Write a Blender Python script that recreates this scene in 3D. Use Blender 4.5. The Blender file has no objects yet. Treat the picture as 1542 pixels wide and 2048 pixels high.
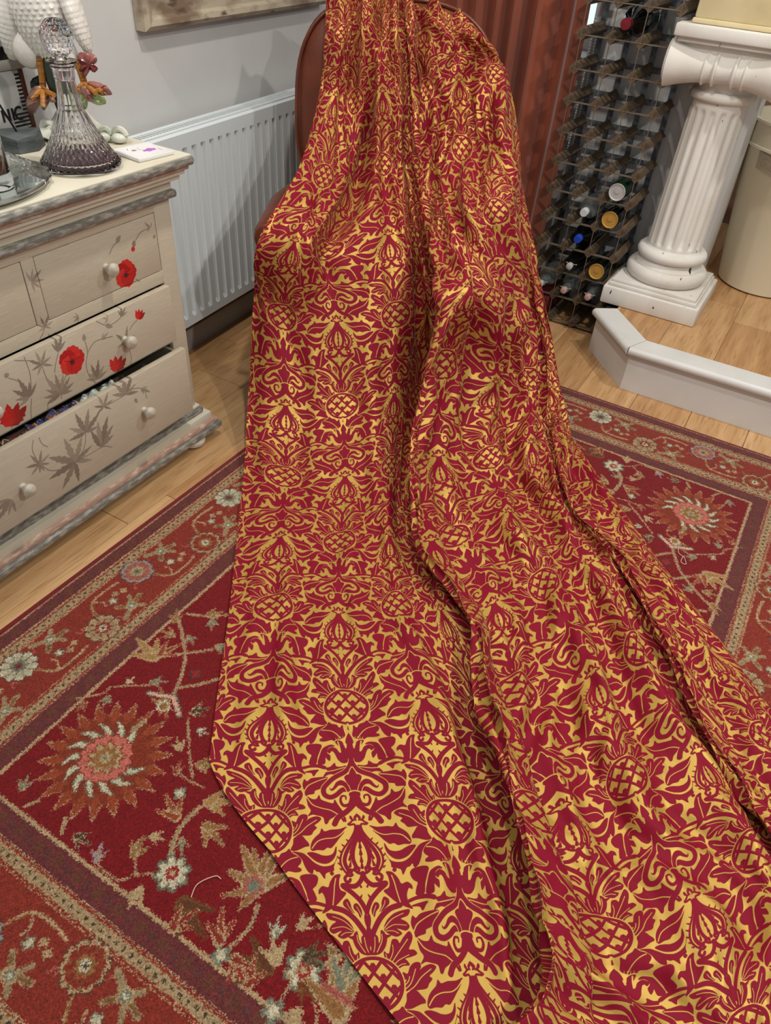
import bpy, bmesh, math, random
import numpy as np
from mathutils import Vector, Matrix

# ------------------------------------------------------------------ camera
FPX, CAMH = 1447.06, 1.35
PIT, ROLL, YAW = math.radians(41.085), math.radians(4.718), math.radians(-27.6)
_h = np.array([math.sin(YAW), math.cos(YAW), 0.0]); _u = np.array([0, 0, 1.0])
_F = _h*math.cos(PIT) - _u*math.sin(PIT); _U = _h*math.sin(PIT) + _u*math.cos(PIT); _R = np.cross(_F, _U)
CR = _R*math.cos(ROLL) + _U*math.sin(ROLL); CU = _U*math.cos(ROLL) - _R*math.sin(ROLL)
CAM = np.array([0, 0, CAMH])
scene = bpy.context.scene
COL = scene.collection
cd = bpy.data.cameras.new('camera'); cam = bpy.data.objects.new('camera', cd); COL.objects.link(cam)
cd.sensor_fit = 'VERTICAL'; cd.sensor_height = 36.0; cd.lens = FPX*36/2048; cd.clip_start = 0.02
cam.matrix_world = Matrix(((CR[0], CU[0], -_F[0], 0), (CR[1], CU[1], -_F[1], 0), (CR[2], CU[2], -_F[2], CAMH), (0, 0, 0, 1)))
scene.camera = cam

# ------------------------------------------------------------------ light
world = bpy.data.worlds.new('daylight'); scene.world = world; world.use_nodes = True
bg = world.node_tree.nodes['Background']; bg.inputs[0].default_value = (0.90, 0.96, 1.0, 1); bg.inputs[1].default_value = 0.32
def ceiling_lamp(x, y, watt, col=(1.0, 0.94, 0.86), size=0.09, z=2.4):
    l = bpy.data.lights.new('ceiling_downlight', 'AREA'); l.shape = 'DISK'; l.size = size; l.energy = watt; l.color = col
    o = bpy.data.objects.new('ceiling_downlight', l); o.location = (x, y, z); COL.objects.link(o)
ceiling_lamp(-0.80, 1.45, 16)
ceiling_lamp(1.25, 0.75, 36)
ceiling_lamp(-1.46, 0.75, 12)
ceiling_lamp(0.30, 2.25, 18)
ceiling_lamp(0.60, -0.30, 4)
vs = scene.view_settings
vs.view_transform = 'Standard'; vs.look = 'None'; vs.exposure = 0.0; vs.gamma = 1.0; vs.use_curve_mapping = False

# ------------------------------------------------------------------ helpers
def ray(px, py): return CR*((px-771)/FPX) - CU*((py-1024)/FPX) + _F
def onz(px, py, z): d = ray(px, py); return CAM + d*((z-CAMH)/d[2])
def onx(px, py, x): d = ray(px, py); return CAM + d*(x/d[0])
def ony(px, py, y): d = ray(px, py); return CAM + d*(y/d[1])
def onplane(px, py, p, n): d = ray(px, py); return CAM + d*(np.dot(np.array(p)-CAM, n)/np.dot(d, n))

def lin(c):
    return tuple((v/12.92 if v <= 0.04045 else ((v+0.055)/1.055)**2.4) for v in c)
def rgb(r, g, b): return lin((r/255, g/255, b/255))

MATS = {}
def mat(name, col, rough=0.5, metal=0.0, noise=None, bump=None, trans=0.0, ior=1.45, sheen=0.0, coat=0.0, spec=None, coords='Object', emit=None, alpha=1.0):
    """noise=(scale, colour2, stretch xyz, contrast lo, hi); bump=(scale, strength, stretch)"""
    if name in MATS: return MATS[name]
    m = bpy.data.materials.new(name); m.use_nodes = True; nt = m.node_tree; N = nt.nodes; L = nt.links
    b = N['Principled BSDF']
    b.inputs['Base Color'].default_value = (*col, 1); b.inputs['Roughness'].default_value = rough; b.inputs['Metallic'].default_value = metal
    b.inputs['Transmission Weight'].default_value = trans; b.inputs['IOR'].default_value = ior
    b.inputs['Sheen Weight'].default_value = sheen; b.inputs['Coat Weight'].default_value = coat
    if spec is not None: b.inputs['Specular IOR Level'].default_value = spec
    if alpha < 1: b.inputs['Alpha'].default_value = alpha
    if emit: b.inputs['Emission Color'].default_value = (*emit[0], 1); b.inputs['Emission Strength'].default_value = emit[1]
    tc = N.new('ShaderNodeTexCoord')
    def coord(st):
        mp = N.new('ShaderNodeMapping'); mp.inputs['Scale'].default_value = st; L.new(tc.outputs[coords], mp.inputs[0]); return mp.outputs[0]
    if noise:
        layers = noise if isinstance(noise, list) else [noise]
        prev = None
        for sc, c2, st, lo, hi in layers:
            nz = N.new('ShaderNodeTexNoise'); nz.inputs['Scale'].default_value = sc; nz.inputs['Detail'].default_value = 5
            L.new(coord(st), nz.inputs['Vector'])
            rp = N.new('ShaderNodeValToRGB'); rp.color_ramp.elements[0].position = lo; rp.color_ramp.elements[1].position = hi
            L.new(nz.outputs['Fac'], rp.inputs[0])
            mx = N.new('ShaderNodeMix'); mx.data_type = 'RGBA'
            L.new(rp.outputs[0], mx.inputs[0])
            if prev is None: mx.inputs[6].default_value = (*col, 1)
            else: L.new(prev, mx.inputs[6])
            mx.inputs[7].default_value = (*c2, 1); prev = mx.outputs[2]
        L.new(prev, b.inputs['Base Color'])
    if bump:
        sc, stn, st = bump
        nz = N.new('ShaderNodeTexNoise'); nz.inputs['Scale'].default_value = sc; nz.inputs['Detail'].default_value = 4
        L.new(coord(st), nz.inputs['Vector'])
        bp = N.new('ShaderNodeBump'); bp.inputs['Strength'].default_value = stn; bp.inputs['Distance'].default_value = 0.004
        L.new(nz.outputs['Fac'], bp.inputs['Height']); L.new(bp.outputs[0], b.inputs['Normal'])
    MATS[name] = m; return m

def mesh_obj(name, verts, faces, m, parent=None, smooth=False, loc=None, uv=None, sharp=None):
    me = bpy.data.meshes.new(name)
    me.from_pydata([tuple(map(float, v)) for v in verts], [], [tuple(f) for f in faces])
    if uv is not None:
        ul = me.uv_layers.new(name='UVMap'); li = np.empty(len(me.loops), dtype=np.int32); me.loops.foreach_get('vertex_index', li)
        ul.data.foreach_set('uv', np.asarray(uv, dtype=np.float32)[li].ravel())
    if m: me.materials.append(m)
    if smooth: me.polygons.foreach_set('use_smooth', [True]*len(me.polygons))
    if sharp is not None:
        try: me.set_sharp_from_angle(angle=math.radians(sharp))
        except Exception: pass
    me.update()
    o = bpy.data.objects.new(name, me); COL.objects.link(o)
    if loc is not None: o.location = loc
    if parent is not None: o.parent = parent
    return o
def tag(o, label, cat, group=None):
    o['label'] = label; o['category'] = cat
    if group: o['group'] = group
    return o
def thing(name, label, cat, loc=(0, 0, 0), rotz=0.0, group=None):
    o = bpy.data.objects.new(name, None); COL.objects.link(o); o.location = loc; o.rotation_euler = (0, 0, rotz); o.empty_display_size = 0.05
    return tag(o, label, cat, group)
def struct(o): o['kind'] = 'structure'; return o
def copy_obj(o, parent, loc=None, rot=None):
    c = o.copy(); COL.objects.link(c); c.parent = parent
    if loc is not None: c.location = loc
    if rot is not None: c.rotation_euler = rot
    return c

class MB:
    """collects simple shapes into one mesh"""
    def __init__(s): s.v = []; s.f = []
    def add(s, v, f):
        o = len(s.v); s.v += [tuple(map(float, p)) for p in v]; s.f += [tuple(i+o for i in q) for q in f]; return s
    def box(s, lo, hi, bev=0.0, mtx=None):
        bm = bmesh.new(); bmesh.ops.create_cube(bm, size=1)
        for p in bm.verts:
            p.co = Vector([(lo[i]+hi[i])/2 + p.co[i]*(hi[i]-lo[i]) for i in range(3)])
        if bev: bmesh.ops.bevel(bm, geom=list(bm.edges), offset=bev, segments=2, profile=0.5, affect='EDGES')
        bm.verts.index_update()
        v = [(mtx @ p.co if mtx else p.co)[:] for p in bm.verts]; f = [[p.index for p in q.verts] for q in bm.faces]; bm.free()
        return s.add(v, f)
    def lathe(s, prof, n=40, centre=(0, 0, 0), cap=True, mod=None, mtx=None):
        v = []; f = []; m = len(prof)
        for j, (r, z) in enumerate(prof):
            for i in range(n):
                a = 2*math.pi*i/n; rr = r if mod is None else mod(r, z, a)
                p = Vector((rr*math.cos(a), rr*math.sin(a), z))
                if mtx: p = mtx @ p
                v.append((p[0]+centre[0], p[1]+centre[1], p[2]+centre[2]))
        for j in range(m-1):
            for i in range(n):
                k = (i+1) % n; f.append((j*n+i, j*n+k, (j+1)*n+k, (j+1)*n+i))
        if cap:
            if prof[0][0] > 1e-5: f.append(tuple(reversed(range(n))))
            if prof[-1][0] > 1e-5: f.append(tuple((m-1)*n+i for i in range(n)))
        return s.add(v, f)
    def tube(s, pts, r, n=8, closed=False, flat=None):
        pts = [Vector(p) for p in pts]; m = len(pts); v = []; f = []
        up = Vector((0, 0, 1)); prev = None
        for j in range(m):
            if closed: t = pts[(j+1) % m]-pts[j-1]
            else: t = pts[min(j+1, m-1)]-pts[max(j-1, 0)]
            t.normalize()
            if prev is None: a = t.cross(up if abs(t.z) < 0.95 else Vector((1, 0, 0)))
            else: a = prev - t*prev.dot(t)
            a.normalize(); prev = a; b = t.cross(a)
            rr = r[j] if isinstance(r, (list, tuple)) else r
            for i in range(n):
                an = 2*math.pi*i/n
                v.append((pts[j]+a*(math.cos(an)*rr)+b*(math.sin(an)*rr*(flat or 1)))[:])
        for j in range(m if closed else m-1):
            q = (j+1) % m
            for i in range(n):
                k = (i+1) % n; f.append((j*n+i, j*n+k, q*n+k, q*n+i))
        if not closed: f.append(tuple(reversed(range(n)))); f.append(tuple((m-1)*n+i for i in range(n)))
        return s.add(v, f)
    def prism(s, poly, h0, h1, axis='z', mtx=None):
        n = len(poly); v = []
        for h in (h0, h1):
            for (a, b) in poly:
                p = Vector((a, b, h)) if axis == 'z' else (Vector((h, a, b)) if axis == 'x' else Vector((a, h, b)))
                v.append((mtx @ p if mtx else p)[:])
        f = [tuple(reversed(range(n))), tuple(range(n, 2*n))] + [(i, (i+1) % n, n+(i+1) % n, n+i) for i in range(n)]
        return s.add(v, f)
    def grid(s, P):
        """P: rows x cols x 3"""
        P = np.asarray(P); r, c = P.shape[:2]
        f = [(i*c+j, i*c+j+1, (i+1)*c+j+1, (i+1)*c+j) for i in range(r-1) for j in range(c-1)]
        return s.add(P.reshape(-1, 3), f)
    def blob(s, centre, rad, n=20, m=14, e1=1.0, e2=1.0, mtx=None, mod=None):
        """superellipsoid"""
        sg = lambda x, e: math.copysign(abs(x)**e, x)
        v = []; f = []
        for j in range(m+1):
            p = -math.pi/2 + math.pi*j/m
            for i in range(n):
                a = 2*math.pi*i/n
                q = Vector((rad[0]*sg(math.cos(p), e1)*sg(math.cos(a), e2), rad[1]*sg(math.cos(p), e1)*sg(math.sin(a), e2), rad[2]*sg(math.sin(p), e1)))
                if mod: q = mod(q)
                if mtx: q = mtx @ q
                v.append((q+Vector(centre))[:])
        for j in range(m):
            for i in range(n):
                k = (i+1) % n; f.append((j*n+i, j*n+k, (j+1)*n+k, (j+1)*n+i))
        return s.add(v, f)
    def build(s, name, m, parent=None, smooth=True, sharp=40, loc=None, uv=None):
        return mesh_obj(name, s.v, s.f, m, parent, smooth, loc, uv, sharp if smooth else None)

# ------------------------------------------------------------------ painted patterns (computed here, no files)
class Canvas:
    """x right, y up; metres (or pattern units) mapped to pixels"""
    def __init__(s, w, h, res, bg):
        s.res = res; s.W = int(round(w*res)); s.H = int(round(h*res)); s.a = np.empty((s.H, s.W, 3), np.float32); s.a[:] = bg
    def _box(s, x0, x1, y0, y1):
        i0 = max(0, int(x0*s.res)-1); i1 = min(s.W, int(x1*s.res)+2); j0 = max(0, int(y0*s.res)-1); j1 = min(s.H, int(y1*s.res)+2)
        if i0 >= i1 or j0 >= j1: return None
        X, Y = np.meshgrid((np.arange(i0, i1)+0.5)/s.res, (np.arange(j0, j1)+0.5)/s.res); return i0, i1, j0, j1, X, Y
    def poly(s, pts, col):
        p = np.asarray(pts, float); b = s._box(p[:, 0].min(), p[:, 0].max(), p[:, 1].min(), p[:, 1].max())
        if b is None: return
        i0, i1, j0, j1, X, Y = b; ins = np.zeros(X.shape, bool); n = len(p)
        for k in range(n):
            x0, y0 = p[k]; x1, y1 = p[(k+1) % n]
            if y0 == y1: continue
            c = (Y >= min(y0, y1)) & (Y < max(y0, y1)); ins ^= c & (X < x0+(Y-y0)*(x1-x0)/(y1-y0))
        s.a[j0:j1, i0:i1][ins] = col
    def line(s, pts, w, col, taper=False):
        p = np.asarray(pts, float); n = len(p); ws = np.linspace(w, w*0.25, n) if taper else np.full(n, w)
        b = s._box(p[:, 0].min()-w, p[:, 0].max()+w, p[:, 1].min()-w, p[:, 1].max()+w)
        if b is None: return
        i0, i1, j0, j1, X, Y = b; ins = np.zeros(X.shape, bool)
        for k in range(n-1):
            a = p[k]; d = p[k+1]-a; L2 = d @ d + 1e-12
            t = np.clip(((X-a[0])*d[0]+(Y-a[1])*d[1])/L2, 0, 1)
            ins |= (X-a[0]-t*d[0])**2+(Y-a[1]-t*d[1])**2 < ((ws[k]+(ws[k+1]-ws[k])*t)/2)**2
        s.a[j0:j1, i0:i1][ins] = col
    def disc(s, x, y, r, col):
        b = s._box(x-r, x+r, y-r, y+r)
        if b is None: return
        i0, i1, j0, j1, X, Y = b; s.a[j0:j1, i0:i1][(X-x)**2+(Y-y)**2 < r*r] = col
    def flower(s, x, y, r, n, depth, col, ph=0.0):
        t = np.linspace(0, 2*math.pi, n*10, endpoint=False); rr = r*(1-depth+depth*np.abs(np.cos(n*t/2+ph))**0.7)
        s.poly(np.stack([x+rr*np.cos(t), y+rr*np.sin(t)], 1), col)
    def rect(s, x0, y0, x1, y1, col): s.a[max(0, int(round(y0*s.res))):int(round(y1*s.res)), max(0, int(round(x0*s.res))):int(round(x1*s.res))] = col
    def image(s, name, raw=False, a=None):
        A = s.a if a is None else a
        im = bpy.data.images.new(name, A.shape[1], A.shape[0], alpha=False)
        if raw: im.colorspace_settings.name = 'Non-Color'
        px = np.ones((A.shape[0], A.shape[1], 4), np.float32); px[..., :3] = np.clip(A, 0, 1)
        im.pixels.foreach_set(px.ravel()); im.update(); im.pack(); return im
def smooth_pts(p, n=6, closed=False):
    p = np.asarray(p, float); m = len(p); out = []
    for i in range(m if closed else m-1):
        g = lambda k: p[k % m] if closed else p[min(max(k, 0), m-1)]
        a, b, c, d = g(i-1), g(i), g(i+1), g(i+2)
        for t in np.arange(n)/n:
            out.append(0.5*((2*b)+(c-a)*t+(2*a-5*b+4*c-d)*t*t+(-a+3*b-3*c+d)*t**3))
    if not closed: out.append(p[-1])
    return np.array(out)
# ------------------------------------------------------------------ woven pineapple pattern: half repeat x 0..1, y 0..Q, mirrored into a tile
PQ = 1.54
def brocade_tile(res=420):
    src = np.array([(537, 1659), (895, 1643), (692, 1414), (747, 1968)], float); dst = np.array([(-1, 0), (1, 0), (0, -PQ), (0, PQ)], float)
    A = []; B = []
    for (x, y), (u, v) in zip(src, dst):
        A.append([x, y, 1, 0, 0, 0, -u*x, -u*y]); B.append(u); A.append([0, 0, 0, x, y, 1, -v*x, -v*y]); B.append(v)
    Hm = np.append(np.linalg.solve(np.array(A), np.array(B)), 1).reshape(3, 3)
    def T(pts, z):
        p = np.asarray(pts, float)
        ox, oy, s = {'A': (620, 1580, 4.535), 'B': (640, 1820, 4.283)}[z]
        q = np.stack([ox+p[:, 0]/s, oy+p[:, 1]/s, np.ones(len(p))], 1) @ Hm.T
        q = q[:, :2]/q[:, 2:3]
        if ax is not None:      # straighten the two mirror axes
            a0 = np.interp(q[:, 1], ax[0][:, 1], ax[0][:, 0]); a1 = np.interp(q[:, 1], ax[1][:, 1], ax[1][:, 0])
            q[:, 0] = (q[:, 0]-a0)/(a1-a0)
        return q
    ax = None
    ax = (np.concatenate([T([(432, 215), (443, 480), (455, 690), (466, 760), (498, 1085), (510, 1200)], 'A'), T([(397, 143), (410, 310), (426, 398), (458, 640)], 'B')]),
          np.concatenate([T([(1249, 286), (1275, 480), (1297, 605), (1358, 885), (1382, 1050)], 'A'), T([(1276, 100), (1280, 215), (1284, 300), (1325, 440), (1345, 700)], 'B')]))
    cv = Canvas(1.0, PQ, res, 1.0)
    def images(p):
        x, y = p[:, 0], p[:, 1]
        for sx in (x, -x, 2-x): yield np.stack([sx, y], 1)
        for sy in (y+PQ, y-PQ):
            for sx in (1-x, 1+x, x-1): yield np.stack([sx, sy], 1)
    U = 1/850.0
    def fill(p, z='A', col=0.0, n=4, halo=0):
        if halo:
            q0 = smooth_pts(T(p, z), n, True); q0 = np.concatenate([q0, q0[:1]])
            for q in images(q0): cv.line(q, halo*U, 1.0)
        for q in images(smooth_pts(T(p, z), n, True) if z else np.asarray(p, float)): cv.poly(q, col)
    def stroke(p, w, z='A', col=0.0, taper=False, n=5):
        q0 = smooth_pts(T(p, z), n) if z else np.asarray(p, float)
        for q in images(q0): cv.line(q, w*U*(1.18 if col == 0.0 else 1.0), col, taper)
    R, G = 0.0, 1.0
    V = 13   # vein width
    # --- leaves beside the gourd
    fill([(540, 315), (600, 328), (680, 326), (735, 335), (757, 306), (778, 345), (830, 385), (862, 425), (880, 475), (868, 500), (820, 496), (770, 502), (735, 482), (700, 488), (660, 455), (620, 412), (575, 368)])
    stroke([(545, 328), (600, 375), (660, 400), (740, 400), (810, 420), (868, 478)], V, col=G)
    fill([(655, 480), (690, 538), (740, 556), (790, 550), (830, 530), (875, 514), (918, 520), (890, 562), (850, 600), (800, 622), (750, 622), (700, 592), (665, 540)])
    fill([(652, 560), (690, 622), (740, 648), (810, 648), (870, 612), (920, 552), (965, 512), (1050, 494), (1010, 522), (975, 572), (965, 622), (945, 682), (912, 706), (890, 668), (870, 690), (842, 702), (815, 762), (795, 716), (750, 700), (714, 692), (704, 650)])
    fill([(732, 698), (755, 712), (745, 735), (722, 722)])
    # --- leaf from pine neck down to L2
    fill([(905, 430), (935, 395), (985, 385), (1020, 400), (1035, 440), (1055, 480), (1010, 485), (960, 470), (925, 460), (890, 455)])
    # --- acanthus under the pineapple
    fill([(1075, 466), (1055, 505), (1005, 540), (985, 575), (998, 605), (1030, 632), (1005, 650), (1008, 672), (1060, 680), (1125, 666), (1170, 690), (1225, 668), (1255, 648), (1262, 620), (1250, 590), (1236, 555), (1222, 512), (1195, 542), (1160, 505), (1110, 490)])
    stroke([(1012, 545), (1075, 555), (1130, 580), (1180, 620), (1215, 660)], V, col=G)
    for k in range(4): stroke([(1165+k*24, 655-k*6), (1185+k*22, 690-k*6)], 8, col=G)
    # --- dark lily on the axis
    fill([(1297, 600), (1279, 655), (1278, 715), (1289, 768), (1262, 742), (1243, 705), (1202, 686), (1168, 695), (1203, 738), (1232, 785), (1243, 818), (1215, 806), (1190, 772), (1140, 752), (1105, 774), (1100, 802), (1128, 822), (1140, 800), (1165, 806), (1195, 850), (1222, 900), (1262, 938), (1300, 945), (1335, 925), (1350, 885), (1356, 872), (1322, 720), (1304, 635)], n=3, halo=30)
    stroke([(1262, 668), (1272, 720), (1288, 770)], 19, col=G); stroke([(1196, 700), (1222, 760), (1240, 815)], 17, col=G)
    stroke([(1289, 770), (1285, 730)], 20, col=G); stroke([(1232, 812), (1215, 785)], 18, col=G)
    # --- leaf pair over the band
    fill([(875, 742), (900, 715), (980, 706), (1032, 725), (1022, 790), (1008, 860), (1000, 944), (932, 946), (936, 880), (944, 842), (908, 815), (884, 780)])
    fill([(1045, 770), (1080, 738), (1130, 722), (1168, 742), (1122, 748), (1096, 780), (1102, 820), (1136, 850), (1140, 912), (1110, 890), (1090, 870), (1090, 946), (1022, 946), (1027, 860)])
    fill([(860, 988), (960, 952), (1040, 955), (1106, 982), (1096, 1012), (1020, 988), (940, 988), (868, 1012)])
    fill([(888, 1046), (955, 1022), (1032, 1018), (1012, 1052), (992, 1092), (960, 1052)])
    fill([(1100, 1000), (1150, 985), (1190, 942), (1208, 980), (1250, 990), (1318, 978), (1290, 1030), (1252, 1060), (1227, 1108), (1200, 1080), (1150, 1075), (1098, 1102), (1108, 1055), (1125, 1030)])
    stroke([(1115, 1042), (1200, 1026), (1295, 998)], V, col=G)
    # --- upright leaf beside the diamond
    fill([(668, 733), (720, 738), (770, 790), (802, 842), (850, 828), (890, 856), (897, 893), (870, 880), (855, 910), (850, 960), (870, 1020), (902, 1068), (830, 1042), (760, 1002), (690, 942), (652, 900), (690, 877), (702, 842), (690, 780)])
    stroke([(716, 765), (742, 830), (765, 910), (802, 1030)], V, col=G)
    # --- diamond
    stroke([(462, 742), (492, 800), (560, 848), (668, 832), (600, 900), (535, 985), (497, 1088)], 32, n=4)
    for a, b in (((505, 860), (512, 835)), ((525, 950), (512, 930))): stroke([a, b], 14, taper=True)
    # --- gourd
    stroke([(430, 212), (408, 240), (420, 262)], 11); stroke([(430, 212), (448, 240), (470, 262), (492, 240), (490, 225)], 12)
    stroke([(490, 228), (480, 260), (500, 280), (520, 292), (505, 300), (470, 298), (462, 318), (478, 368), (530, 440), (590, 505), (625, 562), (641, 622), (630, 682), (598, 745)], 13)
    for a in ((545, 440), (590, 480), (625, 530), (648, 585), (652, 640), (645, 690)): stroke([a, (a[0]+14, a[1]-14)], 12, taper=True)
    stroke([(443, 322), (455, 372), (490, 432), (545, 500), (583, 560), (603, 620), (592, 680), (568, 722)], 27)
    stroke([(436, 330), (442, 385), (470, 440), (500, 500), (519, 560), (523, 620), (505, 690)], 27)
    for k, (x, y) in enumerate(((441, 425), (443, 480), (446, 540), (450, 605), (453, 660))): stroke([(x, y+30), (x, y-18)], 22, taper=True)
    for k, (x, y) in enumerate(((500, 465), (530, 520), (550, 580), (556, 640))): stroke([(x+6, y+28), (x-8, y-16)], 20, taper=True)
    # --- scroll under the gourd
    stroke([(462, 742), (500, 735), (528, 705), (515, 682), (488, 690), (490, 712)], 18)
    stroke([(545, 705), (580, 700), (600, 730), (585, 752), (560, 745)], 18); stroke([(600, 742), (632, 765), (628, 800), (600, 802), (588, 785)], 20)
    # --- crown of leaves
    stroke([(790, 1030), (700, 1062), (625, 1140), (560, 1260), (540, 1320)], 36)
    fill([(655, 953), (690, 972), (697, 1010), (672, 1042), (640, 1075), (612, 1090), (632, 1040), (632, 1010), (640, 975)])
    stroke([(662, 985), (650, 1030), (600, 1120)], 9, col=G)
    fill([(570, 1005), (602, 1010), (608, 1048), (580, 1085), (570, 1130), (550, 1110), (545, 1060)]); stroke([(582, 1030), (560, 1095), (555, 1150)], 9, col=G)
    fill([(512, 1100), (528, 1120), (535, 1170), (522, 1230), (505, 1180), (500, 1140)])
    fill([(535, 130), (560, 62), (620, 12), (700, -12), (740, -10), (728, 35), (672, 60), (720, 88), (750, 130), (720, 162), (668, 148), (640, 146), (684, 185), (640, 212), (590, 196), (545, 166)], 'B')
    for l in (((535, 140), (600, 62), (690, 15)), ((545, 150), (620, 110), (725, 118)), ((550, 163), (610, 162), (655, 185)), ((528, 128), (560, 60), (620, 0))): stroke(l, 10, 'B', G)
    fill([(398, 105), (418, 160), (408, 240), (402, 255), (380, 200), (378, 150)], 'B')
    # --- cup and cap
    fill([(405, 250), (412, 312), (430, 230), (450, 194), (476, 214), (482, 272), (502, 232), (505, 158), (532, 170), (548, 195), (592, 200), (546, 236), (526, 300), (490, 342), (420, 358), (380, 356), (380, 260)], 'B', n=3)
    for l in (((450, 215), (448, 290), (440, 345)), ((512, 190), (510, 250), (470, 345)), ((408, 300), (412, 325))): stroke(l, 11, 'B', G)
    stroke([(548, 238), (530, 300), (492, 352), (420, 368), (385, 368)], 11, 'B')
    fill([(380, 384), (430, 378), (490, 385), (510, 408), (480, 422), (440, 408), (400, 412), (380, 414)], 'B')
    # --- leaves round the pineapple
    fill([(575, 455), (540, 400), (528, 342), (555, 360), (574, 355), (584, 290), (600, 238), (640, 240), (660, 272), (690, 225), (742, 172), (768, 210), (760, 260), (735, 326), (780, 335), (808, 370), (770, 390), (713, 406), (732, 430), (752, 466), (700, 470), (662, 500), (650, 540), (620, 510)], 'B')
    for l in (((590, 465), (640, 372), (728, 238)), ((572, 448), (604, 352), (600, 285)), ((608, 482), (660, 420), (742, 375)), ((625, 503), (680, 460), (720, 452)), ((560, 435), (556, 400), (545, 365))): stroke(l, 10, 'B', G)
    fill([(700, 640), (680, 562), (700, 530), (735, 545), (758, 480), (792, 448), (836, 450), (846, 490), (832, 522), (870, 490), (930, 468), (978, 490), (960, 530), (918, 572), (942, 600), (912, 642), (890, 684), (820, 694), (740, 704), (715, 690)], 'B')
    for l in (((720, 715), (790, 662), (850, 580), (935, 510)), ((715, 685), (765, 625), (802, 505)), ((710, 650), (742, 610), (752, 570)), ((705, 625), (722, 600))): stroke(l, 11, 'B', G)
    fill([(730, 722), (800, 700), (840, 742), (882, 800), (840, 812), (790, 850), (710, 862), (726, 790)], 'B')
    # --- side leaves
    fill([(770, 40), (800, 62), (830, 30), (880, 20), (985, 18), (987, 60), (950, 120), (945, 145), (890, 168), (880, 202), (830, 214), (798, 226), (788, 180), (768, 120), (763, 80)], 'B')
    stroke([(785, 175), (820, 110), (900, 60), (985, 28)], V, 'B', G)
    fill([(810, 238), (860, 266), (905, 265), (930, 222), (947, 270), (1000, 300), (1070, 322), (1080, 278), (1112, 330), (1160, 390), (1182, 420), (1140, 440), (1100, 480), (1062, 508), (1040, 555), (1018, 550), (1000, 480), (940, 455), (890, 445), (850, 462), (870, 400), (830, 340)], 'B')
    stroke([(812, 246), (870, 328), (960, 370), (1060, 400), (1142, 452)], V, 'B', G)
    # --- ogee, fleur de lis
    q = np.concatenate([T([(1362, 890), (1352, 975), (1305, 1050), (1215, 1115), (1160, 1185)], 'A'), T([(975, 150), (985, 218), (1040, 250), (1100, 225), (1160, 170), (1220, 168)], 'B')])
    stroke(smooth_pts(q, 5)[1:], 64, None, G); stroke(smooth_pts(q, 5), 38, None)
    stroke(T([(1285, 1068), (1300, 1055)], 'A'), 22, None)
    fill([(1374, 1000), (1355, 1070), (1380, 1185), (1410, 1290), (1446, 1316), (1385, 1050)], 'A', halo=26)
    fill([(1238, 188), (1222, 130), (1190, 85), (1135, 60), (1095, 82), (1076, 130), (1050, 158), (1036, 140), (1042, 166), (1062, 174), (1092, 152), (1125, 117), (1165, 120), (1195, 152), (1212, 192)], 'B', halo=22)
    fill([(1160, 28), (1192, -4), (1212, 55), (1228, 115)], 'B')
    fill([(1225, 215), (1240, 200), (1300, 190), (1300, 235), (1235, 248)], 'B', halo=32)
    stroke([(1250, 262), (1235, 335), (1180, 352), (1140, 300), (1150, 245), (1188, 245), (1192, 280)], 30, 'B', taper=True)
    stroke([(1285, 255), (1278, 330), (1222, 420), (1145, 485), (1112, 560)], 42, 'B')
    stroke([(1183, 500), (1200, 530)], 14, 'B'); stroke([(1205, 490), (1215, 530)], 14, 'B')
    # --- pineapple at (1,0) with lattice of little leaves
    cx, cy, rx, ry = 1.0, 0.0, 0.250, 0.228
    th = np.linspace(0, 2*math.pi, 60, endpoint=False)
    def ell(k): return np.stack([cx+rx*k*np.cos(th), cy+ry*k*np.sin(th)*(1+0.03*np.sin(th))], 1)
    for k, c in ((1.19, G), (1.12, R), (0.99, G)): fill(ell(k), None, c)
    s = 0.128
    for i in range(-5, 6):
        o = (i+0.5)*s*1.6
        for sg in (1, -1):
            pts = np.array([(cx+t*0.72*sg*1.0, cy+o+t*0.80) for t in np.linspace(-0.6, 0.6, 60)])
            pts = pts[((pts[:, 0]-cx)/rx)**2+((pts[:, 1]-cy)/ry)**2 < 1.0]
            if len(pts) > 2: stroke(pts, 21, None)
    for i in range(-4, 5):
        for j in range(-4, 5):
            x = cx+(i-j)*s*0.72; y = cy+(i+j)*s*0.80
            if ((x-cx)/rx)**2+((y-cy)/ry)**2 > 0.92: continue
            for dx in (-0.032, 0.0, 0.032): stroke(np.array([(x+dx*0.6, y+0.075-abs(dx)*0.9), (x+dx*0.35, y+0.018)]), 17, None, taper=True)
    fill(np.array([(1.0, 0.235), (1.040, 0.285), (1.0, 0.35), (0.960, 0.285)]), None, G); stroke(np.array([(1.0, 0.33), (1.0, 0.285)]), 10, None, taper=True)
    # box-filter 2x then mirror into the full tile
    D = cv.a[..., 0]
    for _ in range(2):      # thin the gold: min filter
        E_ = np.pad(D, 1, mode='reflect'); D = np.minimum.reduce([E_[1:-1, 1:-1], E_[:-2, 1:-1], E_[2:, 1:-1], E_[1:-1, :-2], E_[1:-1, 2:]])
    D = D[:D.shape[0]//2*2, :D.shape[1]//2*2]; D = (D[::2, ::2]+D[1::2, ::2]+D[::2, 1::2]+D[1::2, 1::2])/4
    top = np.concatenate([D[:, ::-1], D], 1)              # x -1..1, y 0..Q
    low = np.concatenate([D, D[:, ::-1]], 1)              # y Q..2Q
    return np.concatenate([top, low], 0)
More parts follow.
